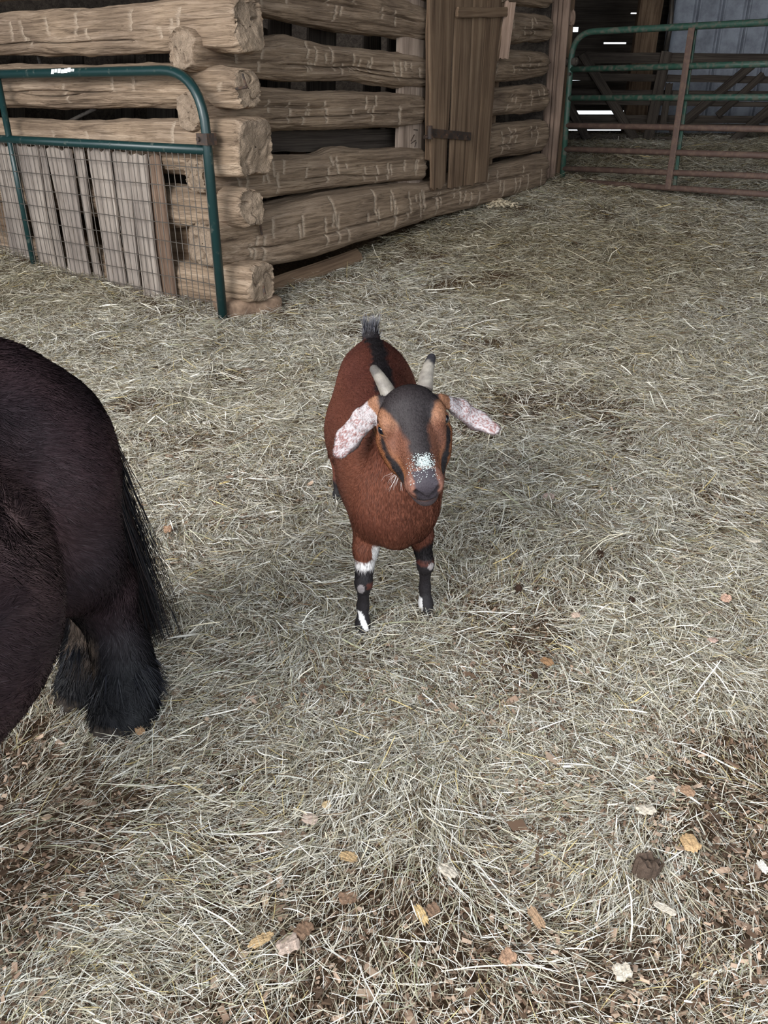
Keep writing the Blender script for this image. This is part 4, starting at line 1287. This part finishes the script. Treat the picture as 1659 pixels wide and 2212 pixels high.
PRH = [(.03, -.16, .54), (.02, -.14, .42), (-.115, -.085, .31), (-.095, -.045, .16), (-.07, -.030, .09), (-.035, -.028, .035)]
for leg in (PLH, PRH):
    S.chain(leg, [.14, .105, .07, .048, .052, .058], k=.05)
    S.ell(np.array(leg[0]) + (-.01, -.01, .0), (.165, .11, .2), k=.08)
    S.ell(np.array(leg[-1]) + (0, 0, .0), (.07, .066, .04), k=.03)
HV, HQ = S.mesh()
HV = smooth_verts(HV, HQ, 2, .4)
HN = vert_normals(HV, HQ)
P_DK, P_BR, P_BK = srgb(46, 36, 41), srgb(76, 57, 60), srgb(22, 22, 27)
FL = w2p(P(75, 1095, 1.12))          # hair whorl at the flank
def pony_coat(p, n):
    nz = fbm(p * 7, 3, 41)
    c = mixc(P_DK, P_BR, np.clip(.4 + .9 * nz, 0, 1))
    c = mixc(c, P_BK, 1 - sstep(.16, .34, p[:, 2] + .05 * nz))
    tanz = np.exp(-((p[:, 2] - .175) / .05) ** 2) * (p[:, 1] > -.05) * (1 - sstep(.05, .075, p[:, 1])) * (p[:, 0] < .3) * np.clip(.5 + 1.4 * fbm(p * 40, 2, 44), 0, 1)
    c = mixc(c, srgb(136, 118, 104), tanz * .9)
    c = mixc(c, srgb(128, 104, 102), .85 * np.exp(-(np.linalg.norm(p - FL, axis=1) / .12) ** 2) * np.clip(.6 + fbm(p * 30, 2, 47), 0, 1))
    return c
me = new_mesh('body', HV, HQ); set_col(me, 'coat', pony_coat(HV, HN))
link('body', me, M_COAT, pony)
def pony_flow(p, n):
    fl = np.tile(np.array([-.75, 0, -.65]), (len(p), 1))
    low = (1 - sstep(.3, .5, p[:, 2]))[:, None]
    fl = fl * (1 - low) + np.array([-.1, 0, -1.]) * low
    d = p - FL; w = np.exp(-(np.linalg.norm(d, axis=1) / .09) ** 2)[:, None]
    rad = d / (np.linalg.norm(d, axis=1)[:, None] + 1e-6)
    return fl * (1 - w) + (rad + .5 * np.cross(n, rad)) * w
def pony_len(p):
    L = np.full(len(p), .024)
    L = np.where(p[:, 2] < .2, .032, L)
    return L + .016 * np.exp(-(np.linalg.norm(p - FL, axis=1) / .13) ** 2)
strands('fur', HV, HQ, HN, 150000, pony_len, .0012, pony_flow, pony_coat, M_HAIR, pony, 15, .22,
        weight=lambda c: np.where((c[:, 1] > -.1) | (c[:, 2] < .3), 1.0, .25) * np.where(c[:, 0] > .8, .25, 1.0), curl=.5)
r0 = np.random.default_rng(19)
tbp = np.array([-.215, -.07, .62]) + np.stack([r0.uniform(-.02, .03, 200), r0.uniform(-.035, .06, 200), r0.uniform(-.20, .02, 200)], -1)
tdr = np.stack([np.full(200, -.10), (tbp[:, 1] + .035) * .9, np.full(200, -1.0)], -1)
brush('tail', 4200, tbp, tdr, np.full(200, .52), .0028, [P_BK, P_BK, srgb(40, 30, 30)], M_HAIR, pony, 8, 0, 7, .06, .012)
# long feather hair over the hooves
for leg in (PLH, PRH):
    a = np.array(leg[-2]); 
    ang = r0.uniform(0, 2 * math.pi, 160)
    bp2 = a + np.stack([.052 * np.cos(ang), .052 * np.sin(ang), r0.uniform(-.045, .06, 160)], -1)
    bd2 = np.stack([np.cos(ang) * .55, np.sin(ang) * .55, np.full(160, -1.0)], -1)
    brush('feathering', 2200, bp2, bd2, np.full(160, .062), .002, [P_BK, srgb(34, 34, 42), P_BK], M_HAIR, pony, 11, .1, 3, .16)
    ball('hoof', np.array(leg[-1]) + (.022, 0, -.008), (.068, .058, .034), M_HOOF, pony)
# ------------------------------------------------------------------ hay bedding
def in_crib(x, y, m=0.0):
    dx, dy = x - CR[0], y - CR[1]
    return (dx * NR[0] + dy * NR[1] < -m) & (dx * NL[0] + dy * NL[1] < -m) & (dx * DR[0] + dy * DR[1] < 4.25)

PAL = np.array([srgb(206, 198, 180), srgb(178, 168, 146), srgb(226, 221, 210), srgb(122, 112, 92), srgb(152, 150, 124),
                srgb(194, 174, 122), srgb(104, 86, 68), srgb(190, 188, 176)])
PW = np.array([.21, .15, .22, .13, .07, .035, .12, .10])
def bedding(seed):
    r = np.random.default_rng(seed)
    parts = []
    ye = np.concatenate([np.arange(.26, 2.4, .07), np.arange(2.4, 6.0, .15), np.arange(6.0, 12.6, .3), [12.6]])
    for y0, y1 in zip(ye, ye[1:]):
        ym = (y0 + y1) / 2
        dist = math.hypot(ym, 1.25)
        half = .56 * ym + .55 if ym < 6 else .53 * ym + .4
        dens = 54000 * (1.45 / dist) ** 1.08 * HAY
        n = int(dens * 2 * half * (y1 - y0))
        parts.append(np.stack([r.uniform(-half, half, n), r.uniform(y0, y1, n)], 1))
        edge = int(n * .30 * 1.7 / half)          # thinner scatter towards the sides
        sx = r.choice([-1, 1], edge) * (half + 1.7 * r.random(edge) ** 1.2)
        parts.append(np.stack([sx, r.uniform(y0, y1, edge)], 1))
    p = np.concatenate(parts)
    keep = ~in_crib(p[:, 0], p[:, 1], .04) & (np.abs(p[:, 0]) < 7.3)
    q3 = np.stack([p[:, 0], p[:, 1], np.zeros(len(p))], 1)
    patch = fbm(q3 * 2.6, 3, 71)
    bare = sstep(.0, .5, patch + .62 * (1 - sstep(.8, 1.6, p[:, 1])) - .16)
    keep &= r.random(len(p)) > bare * .72
    p = p[keep]; q3 = q3[keep]
    n = len(p)
    dist = np.hypot(p[:, 1], 1.25) / 1.45
    flow = 3.2 * fbm(q3 * 1.5, 2, 77) * 2.0
    mess = .55 + .6 * np.abs(fbm(q3 * 2.2, 2, 78)) * 2
    ang = flow + r.normal(0, 1, n) * mess
    L = .040 * dist ** .40 * np.exp(r.normal(0, .42, n))
    W = .00092 * dist ** .52 * np.exp(r.normal(0, .32, n))
    long_ = r.random(n) < .03
    L = np.where(long_, L * 1.9, L); W = np.where(long_, W * 1.9, W)
    wide = r.random(n) < .02
    W = np.where(wide, W * 2.3, W); L = np.where(wide, L * .6, L)
    curv = r.normal(0, .38, n) + (r.random(n) < .10) * r.normal(0, 1.3, n)
    tilt = r.normal(0, .22, n)
    lump = np.clip(.5 + 1.1 * fbm(q3 * 3.4, 2, 80), 0, 1.2)
    h = r.beta(1.4, 1.6, n) * (.012 + .026 * lump) * np.minimum(dist, 2.2) ** .4 + .002
    arch = r.normal(0, .05, n) * L
    gz = ground(p[:, 0], p[:, 1])
    roll = r.normal(0, .55, n)
    K = 4
    V = np.empty((n, 2 * K, 3), np.float32)
    x = p[:, 0].copy(); y = p[:, 1].copy(); a = ang - curv / 2
    st = L / (K - 1)
    x -= np.cos(ang) * L / 2; y -= np.sin(ang) * L / 2
    for k in range(K):
        t = k / (K - 1)
        z = gz + h + (t - .5) * L * np.sin(tilt) + arch * (1 - (2 * t - 1) ** 2)
        z = np.maximum(z, gz + .001)
        w = W * (1.0 if k in (1, 2) else (.75 if k == 0 else .35)) / 2
        sx, sy = -np.sin(a) * np.cos(roll), np.cos(a) * np.cos(roll)
        sz = np.sin(roll)
        V[:, 2 * k, 0] = x - sx * w; V[:, 2 * k, 1] = y - sy * w; V[:, 2 * k, 2] = z - sz * w
        V[:, 2 * k + 1, 0] = x + sx * w; V[:, 2 * k + 1, 1] = y + sy * w; V[:, 2 * k + 1, 2] = z + sz * w
        a = a + curv / (K - 1)
        x = x + np.cos(a) * st; y = y + np.sin(a) * st
    b = (np.arange(n, dtype=np.int32) * 2 * K)[:, None]
    F = np.stack([b[:, 0, None] + np.array([2 * k, 2 * k + 1, 2 * k + 3, 2 * k + 2], np.int32) for k in range(K - 1)], 1).reshape(-1, 4)
    me = new_mesh('hay_bedding', V.reshape(-1, 3), F, True)
    ci = r.choice(len(PAL), n, p=PW / PW.sum())
    c = PAL[ci] * np.exp(r.normal(0, .16, n))[:, None]
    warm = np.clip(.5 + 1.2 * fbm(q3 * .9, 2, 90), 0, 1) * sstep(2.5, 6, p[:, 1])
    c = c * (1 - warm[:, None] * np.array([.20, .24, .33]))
    c = np.where((long_ | (r.random(n) < .1))[:, None], c * 1.12, c)
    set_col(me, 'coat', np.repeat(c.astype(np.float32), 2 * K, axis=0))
    return me
M_HAY = attr_mat('hay', .62, .28)
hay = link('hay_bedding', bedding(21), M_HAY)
tag(hay, 'loose pale hay spread over the whole barn floor', 'hay', kind='stuff')

# crumbled bark and wood bits showing between the hay
def litter(seed, n):
    r = np.random.default_rng(seed)
    y = .45 + 3.6 * r.random(n) ** 1.7
    x = (r.random(n) * 2 - 1) * (.56 * y + .5)
    ok = ~in_crib(x, y, .04); x, y = x[ok], y[ok]; n = len(x)
    s = .0014 * np.exp(r.normal(0, .55, n))
    A = r.normal(0, 1, (n, 3)) * np.array([1, 1, .25]); A /= np.linalg.norm(A, axis=1)[:, None]
    U = r.normal(0, .35, (n, 3)) + np.array([0, 0, 1]); U -= A * (U * A).sum(1)[:, None]; U /= np.linalg.norm(U, axis=1)[:, None]
    B = np.cross(U, A)
    c = np.stack([x, y, ground(x, y) + r.uniform(.001, .016, n)], 1)
    la, lb = s * r.uniform(1.2, 3.2, n), s * r.uniform(.6, 1.5, n)
    V = []
    for sa in (-1, 1):
        for sb in (-1, 1):
            for su in (-1, 1):
                j = r.uniform(.55, 1.1, n)
                V.append(c + A * (sa * la * j)[:, None] + B * (sb * lb * j)[:, None] + U * (su * s * .22)[:, None])
    V = np.stack(V, 1)
    b = (np.arange(n) * 8)[:, None]
    F = np.concatenate([b + np.array(f) for f in [(0, 1, 3, 2), (4, 6, 7, 5), (0, 4, 5, 1), (2, 3, 7, 6), (0, 2, 6, 4), (1, 5, 7, 3)]])
    me = new_mesh('wood_litter', V.reshape(-1, 3), F, False)
    P3 = np.array([srgb(112, 90, 74), srgb(92, 74, 60), srgb(146, 122, 104), srgb(176, 152, 132), srgb(78, 63, 52)])
    set_col(me, 'coat', np.repeat(P3[r.integers(0, 5, n)] * r.uniform(.8, 1.2, (n, 1)), 8, axis=0))
    return me
lit = link('wood_litter', litter(31, int(110000 * HAY)), attr_mat('litter', .9, .1))
tag(lit, 'crumbled brown bark and wood bits showing between the hay', 'litter', kind='stuff')

# single wood chips that lie on top of the hay
def chip(px, py, lpx, wpx, rot, col, label, thick=.28, curl=.0, name='wood_chip', group='wood chips on the hay'):
    # where the ray meets the ground
    D = 1.2
    for _ in range(12):
        c = P(px, py, D)
        d = ray(px, py); D = D + (float(ground(c[0], c[1])) + .032 - c[2]) / (d[2] / d[1])
    c = P(px, py, D)
    mpp = (D / ray(px, py)[1]) / FPX
    L, W = lpx * mpp, wpx * mpp * 1.15
    T = max(.003, min(L, W) * thick)
    _seed[0] += 1
    r = np.random.default_rng(_seed[0])
    n, m = 9, 6
    top, bot = [], []
    for i in range(n):
        t = i / (n - 1) * 2 - 1
        ww = W / 2 * (1 - .35 * abs(t) ** 3) * (1 + .22 * r.uniform(-1, 1))
        for k in range(m):
            s = k / (m - 1) * 2 - 1
            z = curl * L * t * t + T * .25 * r.uniform(-1, 1)
            xx = L / 2 * (t + .12 * r.uniform(-1, 1) * (abs(t) > .9))
            top.append((xx, s * ww, z + T / 2 * (1 - .5 * abs(s) ** 4))); bot.append((xx, s * ww, z - T / 2))
    V = top + bot; o_ = n * m
    F = []
    for i in range(n - 1):
        for k in range(m - 1):
            a = i * m + k
            F += [(a, a + m, a + m + 1, a + 1), (a + o_, a + 1 + o_, a + m + 1 + o_, a + m + o_)]
        F += [(i * m, i * m + o_, (i + 1) * m + o_, (i + 1) * m), (i * m + m - 1, (i + 1) * m + m - 1, (i + 1) * m + m - 1 + o_, i * m + m - 1 + o_)]
    for k in range(m - 1):
        F += [(k, k + 1, k + 1 + o_, k + o_), ((n - 1) * m + k, (n - 1) * m + k + o_, (n - 1) * m + k + 1 + o_, (n - 1) * m + k + 1)]
    M = Matrix.Translation(Vector(c)) @ Matrix.Rotation(rot, 4, 'Z') @ Matrix.Rotation(r.uniform(-.2, .2), 4, 'X') @ Matrix.Rotation(r.uniform(-.2, .2), 4, 'Y')
    a = np.array(col, float)
    m_ = wood('chip_wood', tuple(srgb(*(a * .72))), tuple(srgb(*a)), tuple(srgb(*np.minimum(a * 1.12, 250))), (30, 260, 260), .4)
    return tag(link(name, new_mesh(name, V, F, False), m_, None, M), label, 'dung' if name != 'wood_chip' else 'wood chip', group)
PINK, OCH, BRN, PALE, GREYC = (206, 186, 172), (194, 166, 126), (142, 116, 96), (216, 206, 190), (150, 132, 118)
for a in [
    (753, 1850, 20, 34, 1.3, OCH, 'ochre diamond-shaped wood chip lying on the hay below the goat'),
    (622, 2040, 46, 36, .3, PINK, 'largest squarish pink wood chip with ridged grain near bottom middle'),
    (563, 2030, 22, 44, 2.0, OCH, 'upright narrow tan wood chip left of the largest pink chip'),
    (655, 2008, 40, 30, .9, BRN, 'brown wood chip touching the upper right of the largest pink chip'),
    (752, 1938, 38, 24, .2, BRN, 'dark brown ridged wood chip below the ochre diamond chip'),
    (968, 1880, 26, 34, 1.0, PALE, 'pale cream wood chip right of the ochre diamond chip'),
    (910, 1975, 18, 42, .5, (204, 176, 130), 'pale yellow sliver of wood with bark side near bottom middle'),
    (935, 1965, 30, 22, .7, BRN, 'brown wood chip beside the pale yellow sliver'),
    (670, 1768, 34, 22, -.4, PINK, 'pale pink wood chip on hay midway below the goat'),
    (705, 1738, 20, 14, .2, (214, 190, 150), 'small pale tan wood chip above the pale pink chip'),
    (1185, 1072, 22, 18, .3, (222, 196, 186), 'round pinkish wood flake on hay right of the goat'),
    (1243, 1328, 18, 13, .1, (214, 190, 172), 'small pale square wood flake on hay right of the goat feet'),
    (1540, 1382, 20, 15, .5, (214, 184, 170), 'pink wood flake near right edge level with the goat feet'),
    (1628, 1168, 32, 13, .0, PALE, 'pale rounded wood sliver at right edge'),
    (1568, 1292, 22, 18, .9, (206, 170, 150), 'pinkish wood flake at right edge below the pale sliver'),
    (1490, 1820, 34, 42, .2, (200, 168, 128), 'tan cracked wood chip above right of the dark dung lump'),
    (1395, 1748, 36, 22, .2, PALE, 'cream frayed wood chip above the dark dung lump'),
    (1437, 1962, 44, 15, -.5, PALE, 'long cream wood sliver below right of the dark dung lump'),
    (1648, 1872, 16, 26, .2, (226, 222, 214), 'white wood chip at the lower right edge'),
    (1485, 1708, 22, 26, .5, (178, 146, 120), 'light brown wood chip upper right near the cracked tan chip'),
    (1345, 2098, 38, 28, .3, PALE, 'frayed cream wood chip near the bottom right'),
    (1158, 1982, 20, 46, .4, (190, 160, 130), 'narrow tan wood chip near bottom right of middle'),
    (362, 1142, 16, 20, .3, (184, 150, 124), 'tan wood flake on hay right of the pony tail'),
    (446, 912, 16, 14, .2, (222, 216, 206), 'white flake on hay between pony and goat'),
    (1182, 1428, 20, 22, .8, (170, 134, 100), 'brown wood flake on hay below right of the goat feet'),
    (302, 1578, 18, 22, .7, (196, 160, 124), 'tan wood chip beside the nearer hoof of the pony'),
    (1096, 2066, 34, 26, .6, (186, 152, 126), 'pinkish brown wood chip lying near the bottom edge'),
]:
    chip(*a)
chip(1397, 1870, 52, 44, .4, (92, 78, 68), 'dark grey-brown dry dung lump on hay at lower right', .7, 0, 'dung_lump', None)
for (px, py, lab) in ((1297, 1196, 'small dark brown dropping on hay right of the goat'), (1120, 1270, 'reddish brown dropping on hay right of the goat feet'),
                      (1155, 1458, 'tiny black dropping on hay below right of the goat'), (1364, 1296, 'small dark dropping on hay further right of the goat feet')):
    chip(px, py, 13, 12, .2, (66, 50, 40), lab, .8, 0, 'dropping', None)

# pale shavings by the foot of the wall
def shavings(px, py, D, n, spread, seed):
    r = np.random.default_rng(seed); mb = Multi(); c = P(px, py, D)
    for i in range(n):
        x, y = c[0] + r.normal(0, spread), c[1] + r.normal(0, spread * .7)
        z = float(ground(x, y)) + .03 + r.uniform(0, .05) * math.exp(-((x - c[0]) ** 2 + (y - c[1]) ** 2) / (2 * spread ** 2))
        mb.box(frame((x, y, z), r.normal(0, 1, 3) * [1, 1, .4], r.normal(0, .4, 3) + [0, 0, 1]), r.uniform(.012, .04), r.uniform(.008, .018), .003)
    return mb
sv = shavings(1078, 436, 7.6, 160, .07, 5).build('wood_shavings', plain('shavings', srgb(206, 190, 164), .9, .1))
tag(sv, 'small heap of pale wood shavings on hay by the bottom log', 'shavings', kind='stuff')
